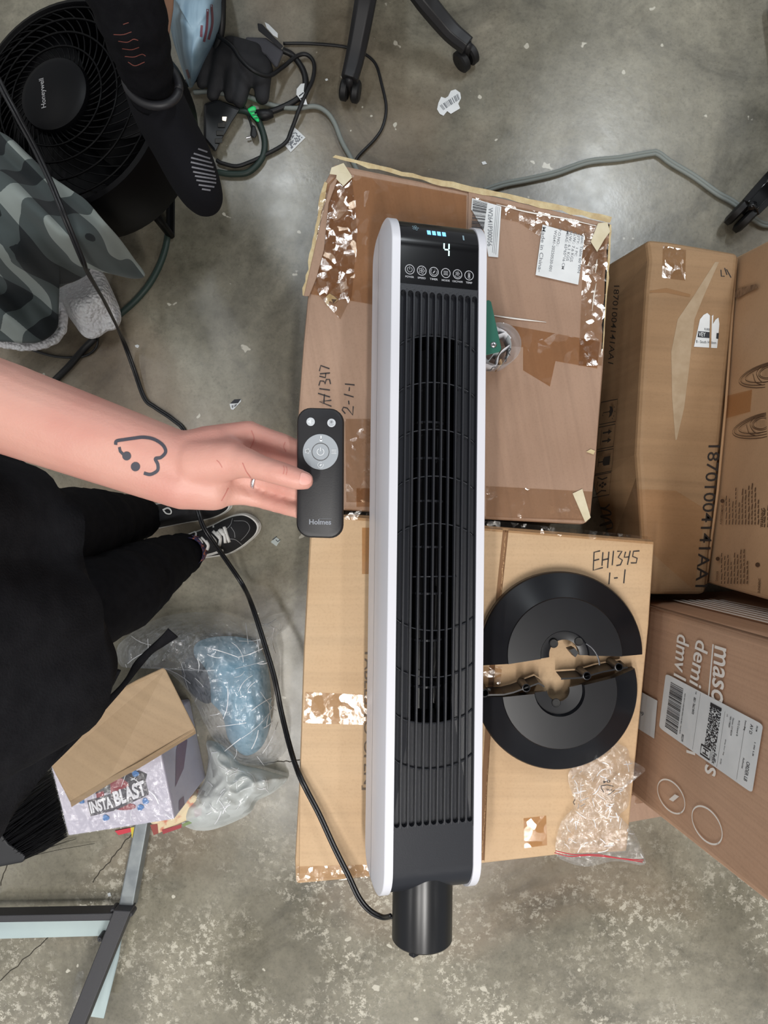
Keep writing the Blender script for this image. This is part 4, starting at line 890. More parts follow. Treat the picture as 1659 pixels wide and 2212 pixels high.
strokes(g, DH, [circ(692.5, 1004.5, 6, 16, None, -20, 300)], .0004, .0004); strokes(g, DH, [[(691, 1006.5), (694.5, 1002.5)]], .001, .0004); strokes(g, DH, [[(693.5, 941), (693.5, 950)]], .0011, .0004); poly(g, DH, circ(693.5, 951, 3, 12), .0004)
mk('dial_icons', g, wh_b, dl)['kind'] = 'stuff'
g = G(); tx(g, 'Holmes', RHH, (668, 1133), (715.5, 1133.5), (668, 1121.5), .03, .0004); strokes(g, RHH, [[(690+k*3.4, 1120.2), (692+k*3.4, 1120.3)] for k in range(8)], .0003, .0004); mk('printed_logo', g, mat('logo_grey', (128, 132, 140), .5), tr)['kind'] = 'stuff'

# ------------------------------------------------------------------ person holding the remote
skin = mat('skin', (202, 152, 138), .5, c2=(194, 136, 124), scale=14, detail=3, bump=.1, bscale=420, sss=.08, lo=.4, hi=.7)
tp = thing('person', 'person in black clothes standing at left, holding the remote, heart face tattoo on wrist', 'person', P(330, 1180, 0))
g = G(); px = lambda p: P(p[0], p[1], p[2])
def cap(a, ra, b, rb): g.capsule(px(a), ra, px(b), rb, 16, 5)
elb = V((-.50, .165, 1.13)); sho = V((-.58, .12, 1.36))
fa = px((30, 887, 1.138))
g.capsule(px((398, 1000, 1.147)), .0265, fa, .0405, 20, 6); g.capsule(px((396, 1042, 1.146)), .0245, px((30, 892, 1.137)), .0395, 20, 6)
g.capsule(fa, .041, elb, .045, 18, 6); g.capsule(elb, .045, sho, .052, 18, 6)
cap((398, 990, 1.147), .0245, (470, 968, 1.146), .021); cap((400, 1040, 1.145), .0255, (460, 1052, 1.143), .0215)
cap((450, 968, 1.145), .0205, (537, 938, 1.143), .0125); cap((450, 990, 1.14), .019, (556, 985, 1.137), .0118); cap((450, 1030, 1.139), .018, (548, 1030, 1.135), .0108); cap((452, 1052, 1.142), .0185, (522, 1068, 1.138), .0102)
cap((425, 1000, 1.155), .0225, (500, 994, 1.166), .0175); cap((500, 994, 1.166), .0165, (532, 1000, 1.174), .0132)
cap((532, 1000, 1.174), .0132, (565, 1011, 1.1805), .0108); cap((565, 1011, 1.1805), .0108, (606, 1023, 1.185), .0104); cap((606, 1023, 1.185), .0104, (642, 1035, 1.1855), .0094); cap((642, 1035, 1.1855), .0094, (657, 1038, 1.1845), .0082)
for ch in ([(537, 938, 1.143, .0122), (575, 950, 1.144, .0108), (614, 963, 1.147, .0106), (668, 985, 1.149, .0088), (700, 1000, 1.1485, .0082)],
           [(556, 985, 1.137, .0112), (596, 998, 1.138, .0098), (630, 1010, 1.142, .0096), (688, 1032, 1.149, .0085), (716, 1042, 1.1492, .008)],
           [(548, 1030, 1.135, .0102), (582, 1041, 1.138, .0086), (618, 1052, 1.143, .0084), (678, 1068, 1.149, .0078), (706, 1074, 1.1495, .0074)],
           [(522, 1068, 1.138, .0096), (560, 1080, 1.1385, .0074), (596, 1091, 1.142, .007), (648, 1105, 1.1505, .0068), (682, 1112, 1.1505, .0064)]):
    for a, b in zip(ch[:-1], ch[1:]): cap(a[:3], a[3], b[:3], b[3])
# trunk, neck, head and legs (under the clothes)
hipc = V((-.60, -.1, .93))
g.capsule(sho, .05, V((-.6, -.05, 1.36)), .07); g.capsule(V((-.6, -.30, 1.36)), .06, V((-.6, -.05, 1.36)), .07); g.capsule(V((-.6, -.09, 1.33)), .11, hipc, .12, 18, 6)
g.capsule(V((-.6, -.09, 1.36)), .055, V((-.59, -.09, 1.5)), .055); g.ell(V((-.57, -.09, 1.60)), .095, .075, .115)
ankR, ankL = P(392, 1193, .09), P(300, 1118, .09); kneR, kneL = P(245, 1283, .48), P(150, 1145, .48)
for an_, kn, hy in ((ankR, kneR, -.17), (ankL, kneL, -.03)):
    g.capsule(an_, .034, kn, .045); g.capsule(kn, .05, V((hipc.x, hipc.y+hy+.1, .9)), .075)
g.capsule(V((-.6, -.30, 1.36)), .05, V((-.62, -.36, 1.1)), .042); g.capsule(V((-.62, -.36, 1.1)), .042, V((-.42, -.34, 1.32)), .032)
body = remesh('body', g, .0026, skin, tp, 5, label='pale skin of forearm and hand')
BB = bvh_of(body)
tat = mat('tattoo', (62, 62, 72), .6)
g = G(); ink(g, BB, [spl2([(250, 961), (252, 953), (268, 950), (289, 947), (310, 945), (332, 949), (351, 961), (358, 976), (348, 988), (336, 991), (341, 1003), (341, 1015), (333, 1022), (323, 1025), (311, 1022)], 10)], 7, .0004); mk('tattoo', g, tat, body, label='heart outline tattoo')
g = G(); patch(g, BB, circ(274, 985, 9.5, 10)[:-1], .0005); ink(g, BB, [[(258, 966), (260, 975), (268, 983)]], 6, .0005); mk('tattoo', g, tat, body); g = G(); patch(g, BB, circ(293, 1008, 10, 10)[:-1], .0005); mk('tattoo', g, tat, body)
nail = mat('nail', (216, 160, 150), .32)
g = G(); patch(g, BB, [(651, 1022), (662, 1024), (671, 1030), (672, 1038), (667, 1045), (655, 1047), (647, 1043), (648, 1031)], .0005); mk('thumbnail', g, nail, body, smooth=True)
crease = mat('skin_crease', (186, 116, 106), .6)
g = G(); ink(g, BB, [spl2([(542, 1032), (532, 1018), (524, 1000)], 6)], 2, .0003); ink(g, BB, [spl2([(480, 1010), (474, 1000), (468, 994)])], 1.6, .0003); ink(g, BB, [spl2([(612, 1006), (614, 1014), (612, 1024)])], 1.6, .0003); ink(g, BB, [spl2([(618, 1008), (620, 1016), (618, 1026)])], 1.4, .0003); ink(g, BB, [spl2([(541, 968), (549, 948), (543, 930)])], 2, .0003); ink(g, BB, [spl2([(616, 955), (613, 965), (618, 976)])], 1.6, .0003); ink(g, BB, [spl2([(493, 1054), (485, 1070), (478, 1082)])], 1.8, .0003)
mk('skin_crease', g, crease, body)['kind'] = 'stuff'
# ring on the ring finger
c0 = px((556, 1036, 1.1362)); ax = (px((582, 1044, 1.138))-c0).normalized(); a_ = V((0, 0, 1)); a_ = (a_-ax*a_.dot(ax)).normalized(); b_ = ax.cross(a_); g = G(); rings = []
for i in range(33):
    q = 2*math.pi*i/32; d = a_*math.cos(q)+b_*math.sin(q); rings.append([c0+d*(.0108+.0007*math.cos(t))+ax*.0017*math.sin(t) for t in [2*math.pi*k/8 for k in range(8)]])
g.loft(rings, cap=False); mk('finger_ring', g, steel, tp, smooth=True, label='silver ring')
# clothes
cloth = mat('black_cloth', (26, 26, 29), .9, c2=(32, 32, 35), scale=40, bump=.25, bscale=350, spec=.08)
cloth2 = mat('black_denim', (16, 16, 19), .85, c2=(21, 21, 24), scale=60, bump=.2, bscale=500, spec=.08)
hem = [(-160, 880), (-20, 960), (60, 1010), (140, 1072), (180, 1112), (186, 1160), (183, 1195), (194, 1250), (212, 1310), (228, 1365), (246, 1425), (236, 1478), (200, 1530), (150, 1600), (100, 1668), (40, 1740), (-40, 1810), (-260, 1850), (-560, 1700), (-640, 1300), (-480, 960)]
ho = closed_spline(hem, 5); H0 = [P(x, y, .92) for x, y in ho]; hc = V((-.60, -.1, 0)); n = len(H0); rings = []
for z, f, e in ((.92, 1, 0), (.94, 1.0, 0), (1.0, .97, .15), (1.08, .92, .4), (1.18, .86, .75), (1.28, .80, 1), (1.36, .66, 1), (1.41, .42, 1), (1.44, .3, 1)):
    ring = []
    for i, p in enumerate(H0):
        d = V((p.x-hc.x, p.y-hc.y, 0)); a = math.atan2(d.y, d.x); ell_ = V((.19*math.cos(a), .25*math.sin(a), 0))
        fold = 1+.05*math.sin(a*11+z*7)*(1-e)+.035*math.sin(a*5+z*16)
        q = (d*f).lerp(ell_*(f/.8 if e == 1 else 1.05), e)*(fold if z > .925 else 1); ring.append(V((hc.x+q.x, hc.y+q.y, z+.008*math.sin(a*6))))
    rings.append(ring)
g = G(); g.loft(rings, cap=False); mk('shirt', g, cloth, tp, smooth=True, solid=.004, label='loose black top')
g = G(); g.tube([sho+V((.01, 0, .02)), elb.lerp(sho, .6), elb.lerp(sho, .42)], [.085, .078, .074], 18, cap=False); mk('sleeve', g, cloth, tp, smooth=True)
g = G(); g.tube([V((-.6, -.32, 1.38)), V((-.62, -.36, 1.12)), V((-.55, -.35, 1.2))], [.085, .075, .06], 18, cap=False); mk('sleeve', g, cloth, tp, smooth=True)
for an_, kn, hy in ((ankR, kneR, -.17), (ankL, kneL, -.03)):
    g = G(); hp = V((hipc.x, hipc.y+hy+.1, .95)); pth = spline([an_+V((.012, 0, .005)), an_.lerp(kn, .35), an_.lerp(kn, .75), kn, kn.lerp(hp, .5), hp], 6); m_ = len(pth)
    rd = [.044+.026*min(1, (i/(m_-1))/.35)+.03*max(0, i/(m_-1)-.4)+.003*math.sin(i*1.9) for i in range(m_)]
    g.tube(pth, rd, 20); mk('trouser_leg', g, cloth2, tp, smooth=True)
# dangling strap with a cut end
g = G(); A_ = [(363, 1358), (345, 1379), (318, 1404), (292, 1430), (274, 1462), (252, 1490), (205, 1530), (150, 1570), (90, 1610), (10, 1650)]; B_ = [(384, 1376), (352, 1396), (328, 1412), (304, 1440), (284, 1466), (258, 1496), (215, 1545), (165, 1600), (110, 1655), (40, 1720)]
zs = [.62, .62, .64, .66, .7, .74, .8, .84, .87, .9]
up = [P(a[0], a[1], z) for a, z in zip(A_, zs)]; lw = [P(b[0], b[1], z-.008) for b, z in zip(B_, zs)]; q1, q2 = spline(up, 6), spline(lw, 6); n = len(q1); g.add(q1+q2, [[i, i+1, n+i+1, n+i] for i in range(n-1)]); mk('strap', g, cloth, tp, smooth=True, solid=.004)
g = G(); q1 = spline([P(258, 1446, .8), P(225, 1470, .82), P(190, 1500, .84), P(120, 1540, .87), P(0, 1590, .9)], 6); q2 = spline([P(258, 1448, .8), P(235, 1490, .81), P(205, 1530, .83), P(140, 1600, .86), P(0, 1660, .9)], 6); n = len(q1); g.add(q1+q2, [[i, i+1, n+i+1, n+i] for i in range(n-1)]); mk('hem_fold', g, cloth, tp, smooth=True, solid=.006)
# canvas shoes
sole_w = mat('sole_white', (212, 210, 205), .6); shoe_k = mat('shoe_canvas', (26, 26, 29), .85, bump=.2, bscale=600); lace_w = mat('lace_white', (216, 214, 210), .8); stitch = mat('stitch', (140, 140, 142), .8)
def shoe(outline, tip, heel, ank_h, sole=True):
    T_ = V((*tip, 0)); Hl = V((*heel, 0)); ax_ = (Hl-T_); L_ = ax_.length; ax_.normalize(); r_ = thing  # noqa
    def zf(x, y, r):
        t = max(0, min(1, (V((x, y, 0))-T_).dot(ax_)/L_)); h = .045+.012*min(1, t/.25)+max(0, t-.3)*ank_h; return .024+h*max(0, 1-r**2.6)**.8
    o = closed_spline(outline, 6); g = G(); cx = sum(p[0] for p in o)/len(o); cy = sum(p[1] for p in o)/len(o)
    mk('sole', G().loft([[P(x, y, z) for x, y in [(cx+(a-cx)*k, cy+(b-cy)*k) for a, b in o]] for z, k in ((0, 1), (.006, 1.02), (.008, 1.0), (.021, .995), (.026, .96))]), sole_w, tp, smooth=True, auto=.7)
    up_ = mk('upper', blob([(cx+(a-cx)*.945, cy+(b-cy)*.945) for a, b in outline], zf, 16, 6), shoe_k, tp, smooth=True); return up_
OR_ = [(562, 1135), (557, 1152), (541, 1168), (520, 1184), (494, 1197), (460, 1203), (430, 1208), (400, 1220), (368, 1236), (345, 1232), (338, 1205), (350, 1180), (372, 1166), (400, 1156), (428, 1146), (460, 1133), (484, 1121), (508, 1112), (532, 1110), (552, 1120)]
upR = shoe(OR_, (562, 1138), (345, 1215), .14); SB = bvh_of(upR)
OL_ = [(500, 1092), (492, 1104), (470, 1116), (440, 1124), (400, 1130), (350, 1140), (300, 1150), (278, 1140), (276, 1112), (300, 1094), (340, 1088), (390, 1080), (440, 1070), (475, 1070), (494, 1078)]
upL = shoe(OL_, (500, 1088), (276, 1128), .14); SBL = bvh_of(upL)
def z5(x, y): return (330+x/5.72, 1080+y/5.72)
for i, ln in enumerate(([(880, 340), (900, 400), (940, 520)], [(840, 370), (880, 440), (890, 530)], [(790, 400), (830, 470), (815, 565)], [(745, 395), (800, 450), (825, 480)], [(820, 372), (870, 430), (900, 350)], [(700, 440), (760, 500), (770, 530)], [(650, 510), (680, 560), (665, 610)], [(600, 470), (640, 510), (680, 540)], [(545, 490), (590, 500), (610, 540)])):
    g = G(); ink(g, SB, [spl2([z5(*p) for p in ln], 6)], 6.5 if i < 7 else 4, .0022); mk('lace', g, lace_w, upR, smooth=True, solid=.0012)
for ln in ([(500, 560), (455, 480), (460, 420), (500, 400), (540, 430), (530, 480), (505, 560)], [(515, 570), (560, 620), (610, 680), (600, 715), (560, 715), (535, 680), (510, 590)], [(485, 600), (510, 570), (545, 560)]):
    g = G(); ink(g, SB, [spl2([z5(*p) for p in ln], 8)], 3.6, .004); mk('lace', g, lace_w, upR, smooth=True, solid=.0015)
g = G(); ink(g, SB, [spl2([z5(*p) for p in [(1000, 262), (1140, 268), (1195, 340), (1160, 420), (1085, 500)]], 8), spl2([z5(*p) for p in [(985, 230), (965, 300), (925, 350)]]), spl2([z5(*p) for p in [(965, 335), (1005, 400), (1015, 465)]]), spl2([z5(*p) for p in [(930, 480), (1020, 490), (1110, 560)]])], 1.0, .0008); mk('stitching', g, stitch, upR)['kind'] = 'stuff'
for ln in ([(620, 690), (740, 660), (870, 615), (845, 645), (780, 665), (640, 695)], [(640, 360), (700, 335), (760, 330), (700, 360), (560, 390)]):
    g = G(); ink(g, SB, [spl2([z5(*p) for p in ln[:3]], 6)], 5, .001); mk('side_stripe', g, lace_w, upR)
g = G(); ink(g, SBL, [spl2([(352, 1104), (362, 1100), (369, 1104), (368, 1110), (360, 1110), (354, 1105)], 6)], 2.5, .003); mk('lace', g, lace_w, upL, solid=.0012)
# patterned sock
sock = mat('sock_blue', (58, 54, 104), .9, c2=(200, 120, 90), scale=150, detail=0, lo=.55, hi=.6)
g = G(); g.tube([ankR+V((.0, 0, -.02)), ankR+V((.028, .004, .018)), ankR+V((.028, 0, .05))], [.036, .036, .034], 18, cap=False); mk('sock', g, sock, tp, smooth=True)

# ------------------------------------------------------------------ drum fan (upper left)
td_n = V((-.22, .02, 1)).normalized(); tdx = (V((1, 0, 0))-td_n*td_n.x).normalized(); tdy = td_n.cross(tdx); RD = Matrix((tdx, tdy, td_n)).transposed()
DC = P(146, 230, .30)
td = thing('drum_fan', 'large black drum fan with curved wire grille, lying face up at upper left', 'fan', DC, RD)
dk = mat('fan_black', (6, 6, 8), .42, spec=.15); dkw = mat('wire_black', (6, 6, 7), .4, spec=.12)
RDm = .222
g = G(); g.lathe([(RDm*.93, .0), (RDm*.96, .012), (RDm, .008), (RDm*1.02, -.01), (RDm*1.02, -.11), (RDm*.98, -.15), (.001, -.15)], Matrix.Identity(4), 64); mk('drum', g, dk, td, local=True, smooth=True, auto=.6)
hubr = .076
g = G(); g.lathe([(.001, .05), (hubr*.8, .05), (hubr*.97, .044), (hubr, .034), (hubr, .02)], Matrix.Identity(4), 48); hub = mk('hub_cap', g, dk, td, local=True, smooth=True, auto=.5)
g = G(); vs, fs = text2d('Honeywell', .01)
for (x, y) in [(0, 0)]: pass
LA = math.radians(97); e1 = V((math.cos(LA), math.sin(LA), 0)); e2 = V((-math.sin(LA), math.cos(LA), 0)); o_ = V((-.012, -.03, .0506)); g.add([o_+e1*(x*.062)+e2*(y*.014-.004) for x, y in vs], fs); mk('printed_logo', g, mat('logo_silver', (150, 150, 152), .5), hub, local=True)['kind'] = 'stuff'
def dome(r): return .036-.028*((r-hubr)/(RDm*.93-hubr))**2
w0 = None
for k in range(44):
    if w0 is None:
        pts = []
        for i in range(12):
            r = hubr*.96+(RDm*.94-hubr*.96)*i/11; a = .95*(i/11); pts.append(V((r*math.cos(a), r*math.sin(a), dome(r))))
        g = G(); g.tube(pts, .0016, 5); w0 = mk('grille_wire', g, dkw, td, local=True, smooth=True); o = w0
    else: o = w0.copy(); COL.objects.link(o); MW[o] = MW[td]
    o.rotation_euler = (0, 0, 2*math.pi*k/44)
for r in (.103, .135, .168, .2): 
    g = G(); g.tube([V((r*math.cos(2*math.pi*i/60), r*math.sin(2*math.pi*i/60), dome(r)+.002)) for i in range(61)], .0022, 5); mk('grille_ring', g, dkw, td, local=True, smooth=True)
for k in range(3):
    g = G(); rings = []
    for i in range(7):
        r = .06+.14*i/6; a = 2*math.pi*k/3+.1*i; w_ = .05+.02*i; rings.append([V((r*math.cos(a+q*w_/r), r*math.sin(a+q*w_/r), -.05-.02*q)) for q in (-1, -.5, 0, .5, 1)])
    g.loft(rings, closed=False, cap=False); mk('blade', g, dk, td, local=True, smooth=True, solid=.003)
for sx_ in (-1, 1):
    f0 = MW[td] @ V((.1*sx_, .15, -.14)); f1 = MW[td] @ V((.1*sx_, -.15, -.14)); g = G(); g.tube([V((f0.x, f0.y, f0.z)), V((f0.x, f0.y, .012)), V((f1.x, f1.y, .012)), V((f1.x, f1.y, f1.z))], .011, 10); mk('stand', g, dk, td, smooth=True)

# ------------------------------------------------------------------ second person's raised leg and shoe
t2 = thing('person', 'second person, only a raised leg showing in black trousers and striped black knit shoe', 'person', P(300, 150, .5))
g = G(); q = spline([P(120, -420, .72), P(215, -160, .76), P(268, -20, .73), P(296, 80, .67), P(318, 160, .60), P(330, 205, .55)], 8); m_ = len(q)
g.tube(q, [.072-.034*min(1, i/(m_-1)*1.1)+.0015*math.sin(i*1.3) for i in range(m_)], 22); mk('trouser_leg', g, cloth2, t2, smooth=True)
g = G(); g.capsule(P(330, 200, .55), .03, P(300, 90, .66), .032); g.capsule(P(300, 90, .66), .032, P(215, -160, .75), .05); g.capsule(P(332, 215, .52), .026, P(405, 385, .483), .018); remesh('body', g, .006, skin, t2, 3)
knit = mat('shoe_knit', (20, 20, 24), .92, bump=.25, bscale=800, spec=.15)
SO = [(262, 150), (300, 120), (345, 128), (378, 165), (402, 215), (425, 265), (450, 315), (470, 370), (481, 420), (476, 450), (458, 466), (432, 466), (405, 448), (382, 420), (360, 385), (338, 345), (318, 310), (296, 270), (276, 220)]
def zsh(x, y, r):
    t = max(0, min(1, ((x-300)*.45+(y-150)*.89)/350)); return .46+(.085-.02*t+.03*max(0, .45-t))*max(0, 1-r**2.8)**.75+.03*(1-t)
up2 = mk('upper', blob(SO, zsh, 18, 6), knit, t2, smooth=True); KB = bvh_of(up2)
o = closed_spline(SO, 6); cx = sum(p[0] for p in o)/len(o); cy = sum(p[1] for p in o)/len(o)
def zb(x, y): t = max(0, min(1, ((x-300)*.45+(y-150)*.89)/350)); return .46+.03*(1-t)
mk('sole', G().loft([[P(cx+(a-cx)*k, cy+(b-cy)*k, zb(a, b)+dz) for a, b in o] for dz, k in ((-.028, .94), (-.026, .99), (-.006, 1.0), (.002, .985))]), mat('sole_black', (16, 16, 18), .7), t2, smooth=True, auto=.7)
g = G(); q = [P(329+58*math.cos(a)*.98-8*math.sin(a), 180+46*math.sin(a)+16*math.cos(a), 0.587+.01*math.sin(a)) for a in [2*math.pi*i/36 for i in range(37)]]; g.tube(q, .0075, 10); mk('collar', g, mat('collar_black', (26, 26, 30), .5), t2, smooth=True)
gs = mat('stripe_grey', (112, 112, 118), .6)
for a, b in (((427, 322), (447, 329)), ((418, 332), (453, 343)), ((412.5, 341), (457, 352.5)), ((412, 350.5), (460, 362)), ((414, 361), (463, 371.5)), ((417, 371), (465, 380.5)), ((421, 380), (466, 387.5)), ((424, 389), (466, 395.5)), ((429, 399), (462, 404)), ((436, 408), (454, 411))):
    g = G(); ink(g, KB, [[(a[0]+(b[0]-a[0])*i/6, a[1]+(b[1]-a[1])*i/6) for i in range(7)]], 3.6, .001); mk('stripe', g, gs, up2)
g = G(); LB = bvh_of([o for o in t2.children if o.name.startswith('trouser')][0]); red = mat('embroidery', (110, 58, 50), .7)
for ln in ([(266, 52), (278, 48)], [(246, 74), (266, 74), (284, 68)], [(256, 88), (275, 90), (288, 84), (298, 86)], [(264, 104), (284, 106), (300, 101)], [(270, 121), (290, 122), (306, 116), (314, 120)], [(277, 133), (292, 141), (312, 133)]): ink(g, LB, [spl2(ln, 6)], 1.8, .001)
mk('embroidery', g, red, t2)['kind'] = 'stuff'

# ------------------------------------------------------------------ plaid jacket with fleece lining
def plaid():
    m = bpy.data.materials.new('buffalo_plaid'); m.use_nodes = True; nt = m.node_tree; b = nt.nodes['Principled BSDF']; L = nt.links.new
    b.inputs['Roughness'].default_value = .95; b.inputs['Specular IOR Level'].default_value = .1; b.inputs['Sheen Weight'].default_value = .1
    tc = N(nt, 'ShaderNodeTexCoord'); mp = N(nt, 'ShaderNodeMapping'); mp.inputs['Rotation'].default_value = (0, 0, math.radians(42)); L(tc.outputs['Object'], mp.inputs[0])
    nz_ = N(nt, 'ShaderNodeTexNoise', i_Scale=4.0, i_Detail=1); L(mp.outputs[0], nz_.inputs['Vector'])
    ad = N(nt, 'ShaderNodeVectorMath', operation='MULTIPLY_ADD'); L(nz_.outputs['Color'], ad.inputs[0]); ad.inputs[1].default_value = (.09, .09, 0); L(mp.outputs[0], ad.inputs[2])
    sp = N(nt, 'ShaderNodeSeparateXYZ'); L(ad.outputs[0], sp.inputs[0]); outs = []
    for ch, per in (('X', .105), ('Y', .105)):
        a = N(nt, 'ShaderNodeMath', operation='DIVIDE'); L(sp.outputs[ch], a.inputs[0]); a.inputs[1].default_value = per
        f = N(nt, 'ShaderNodeMath', operation='FRACT'); L(a.outputs[0], f.inputs[0]); c = N(nt, 'ShaderNodeMath', operation='GREATER_THAN'); L(f.outputs[0], c.inputs[0]); c.inputs[1].default_value = .5; outs.append(c.outputs[0])
    s_ = N(nt, 'ShaderNodeMath', operation='ADD'); L(outs[0], s_.inputs[0]); L(outs[1], s_.inputs[1]); h = N(nt, 'ShaderNodeMath', operation='MULTIPLY'); L(s_.outputs[0], h.inputs[0]); h.inputs[1].default_value = .45
    r = N(nt, 'ShaderNodeValToRGB'); r.color_ramp.interpolation = 'CONSTANT'; e = r.color_ramp.elements; e[0].color = lin((44, 48, 50)); e[1].position = .3; e[1].color = lin((82, 90, 90)); k = e.new(.7); k.color = lin((150, 158, 154))
    L(h.outputs[0], r.inputs[0]); L(r.outputs[0], b.inputs['Base Color'])
    return m
tj = thing('jacket', 'grey and black plaid jacket with white fleece lining, heaped at the left', 'jacket', P(120, 560, 0))
JO = [(-120, 250), (0, 286), (60, 335), (105, 378), (150, 408), (185, 432), (225, 478), (262, 520), (290, 560), (312, 592), (300, 600), (268, 596), (236, 574), (200, 552), (192, 585), (170, 602), (138, 614), (106, 636), (118, 668), (124, 700), (112, 722), (84, 738), (50, 740), (0, 736), (-80, 728), (-160, 600)]
def zj(x, y, r):
    d = x*.62-y*.79; t = (x*.79+y*.62); f = math.sin(d*.055+.6*math.sin(t*.01))*.026+math.sin(d*.12+t*.02)*.008
    q = min(1, max(0, (math.hypot(x-105, y-240)-262)/150)); q = q*q*(3-2*q); return (.40*(1-q)+.13*q)+.05*(1-r**3)+f*(1-.6*r**5)
mk('shell', blob(JO, zj, 30, 6), plaid(), tj, smooth=True, solid=.004)
def fleece():
    m = mat('fleece', (236, 237, 238), .95, c2=(222, 220, 222), scale=30); nt = m.node_tree; b = nt.nodes['Principled BSDF']; tc = N(nt, 'ShaderNodeTexCoord'); v = N(nt, 'ShaderNodeTexVoronoi', i_Scale=130); nt.links.new(tc.outputs['Object'], v.inputs['Vector'])
    bp = N(nt, 'ShaderNodeBump'); bp.inputs['Strength'].default_value = .9; bp.inputs['Distance'].default_value = .006; bp.invert = True; nt.links.new(v.outputs['Distance'], bp.inputs['Height']); nt.links.new(bp.outputs[0], b.inputs['Normal']); return m
flc = fleece()
LO = [(190, 548), (200, 552), (214, 574), (232, 605), (248, 640), (258, 665), (262, 690), (252, 710), (232, 716), (214, 728), (196, 732), (178, 724), (160, 700), (142, 676), (122, 650), (112, 634), (140, 616), (172, 600)]
mk('lining', blob(LO, lambda x, y, r: .055+.05*(1-r**2)**.6+.016*math.sin((x*.5+y*.86)*.06)*(1-r**4)+.004*nz(x, y, .12), 26, 6), flc, tj, smooth=True)
g = G(); q = spline([P(x, y, z) for x, y, z in ((-60, 748, .1), (0, 742, .1), (50, 748, .1), (92, 744, .1), (124, 728, .1), (136, 700, .1), (132, 672, .1), (120, 645, .1), (110, 632, .11))], 10); g.tube([p+V((noise.noise(p*90)*.003, noise.noise(p*90+V((9, 0, 0)))*.003, 0)) for p in q], [.0105+.0015*noise.noise(p*120) for p in q], 10); mk('lining_edge', g, flc, tj, smooth=True)
g = G(); q = spline([P(x, y, z) for x, y, z in ((-60, 741, .115), (0, 734, .115), (60, 738, .115), (100, 728, .115), (120, 700, .115), (116, 670, .115), (106, 640, .115))], 8); g.tube(q, .004, 8); mk('binding', g, mat('binding_grey', (44, 46, 48), .8), tj, smooth=True)

# ------------------------------------------------------------------ printed blue bag upright by the leg
tb_ = thing('printed_bag', 'pale blue printed bag standing behind the raised leg, top left', 'bag', P(425, 60, 0))
def zbg(x, y, r): return .02+.2*(1-r**3)**.7+.012*nz(x, y, .03, 4)
BGm = mat('bag_print', (150, 176, 192), .4, c2=(112, 140, 160), scale=6, stretch=(9, 1.2, 1), detail=3)
mk('body', blob([(352, -60), (372, -20), (366, 30), (372, 80), (384, 120), (402, 175), (413, 190), (428, 165), (444, 130), (462, 95), (478, 50), (482, 0), (480, -60)], zbg, 14, 5), BGm, tb_, smooth=True)
g = G(); g.add([P(330, -30, .23), P(376, -30, .24), P(374, 20, .24), (P(364, 84, .235)), P(346, 60, .23), P(336, 30, .23)], [[0, 1, 2, 3, 4, 5]]); mk('tan_panel', g, mat('tan_panel', (120, 84, 60), .6), tb_, solid=.002)
g = G(); BBg = bvh_of([o for o in tb_.children if o.name.startswith('body')][0])
for ln in ([(448, 20), (446, 60), (440, 90)], [(456, 10), (458, 50), (450, 85)], [(436, 55), (434, 80)], [(404, 150), (410, 170)]): ink(g, BBg, [spl2(ln, 6)], 5, .001)
mk('printed_pattern', g, mat('print_red', (112, 66, 78), .5), tb_)['kind'] = 'stuff'

# ------------------------------------------------------------------ glove
tg = thing('work_glove', 'dark grey work glove with light grey cuff lying among the cables', 'glove', P(515, 160, 0))
glv = mat('glove_grey', (34, 34, 37), .8, c2=(44, 44, 47), scale=20, bump=.2, bscale=300)
g = G()
for a, b, ra, rb in (((490, 130, .03), (560, 150, .03), .034, .034), ((500, 105, .03), (550, 120, .03), .028, .03), ((478, 135, .032), (460, 205, .026), .02, .016), ((505, 150, .036), (498, 208, .026), .02, .016), ((532, 155, .038), (518, 218, .028), .02, .017), ((566, 160, .034), (566, 210, .026), .024, .018), ((452, 110, .03), (436, 180, .024), .017, .014)): g.capsule(P(*a), ra, P(*b), rb, 14, 5)
remesh('hand', g, .005, glv, tg, 6)
g = G(); q1 = [(528, 78), (556, 68), (590, 88), (612, 108)]; q2 = [(540, 100), (560, 112), (582, 128), (598, 148)]
g.loft([[P(x, y, z) for x, y in ((528, 80), (575, 82), (614, 110))]+[P(x, y, z) for x, y in ((598, 150), (574, 120), (536, 100))] for z in (.018, .05)]); mk('cuff', g, mat('cuff_grey', (74, 74, 80), .85, bump=.2, bscale=400), tg, bevel=.008, seg=3)
g = G(); g.loft([[P(x, y, z) for x, y in ((556, 50), (566, 52), (590, 78), (612, 100), (606, 106), (580, 84), (558, 66))] for z in (.05, .056)]); mk('strap', g, glv, tg, bevel=.002)
g = G(); g.loft([[P(x, y, z) for x, y in ((572, 48), (580, 52), (600, 72), (600, 82), (590, 76), (576, 60))] for z in (.057, .058)]); mk('tag', g, paper, tg)

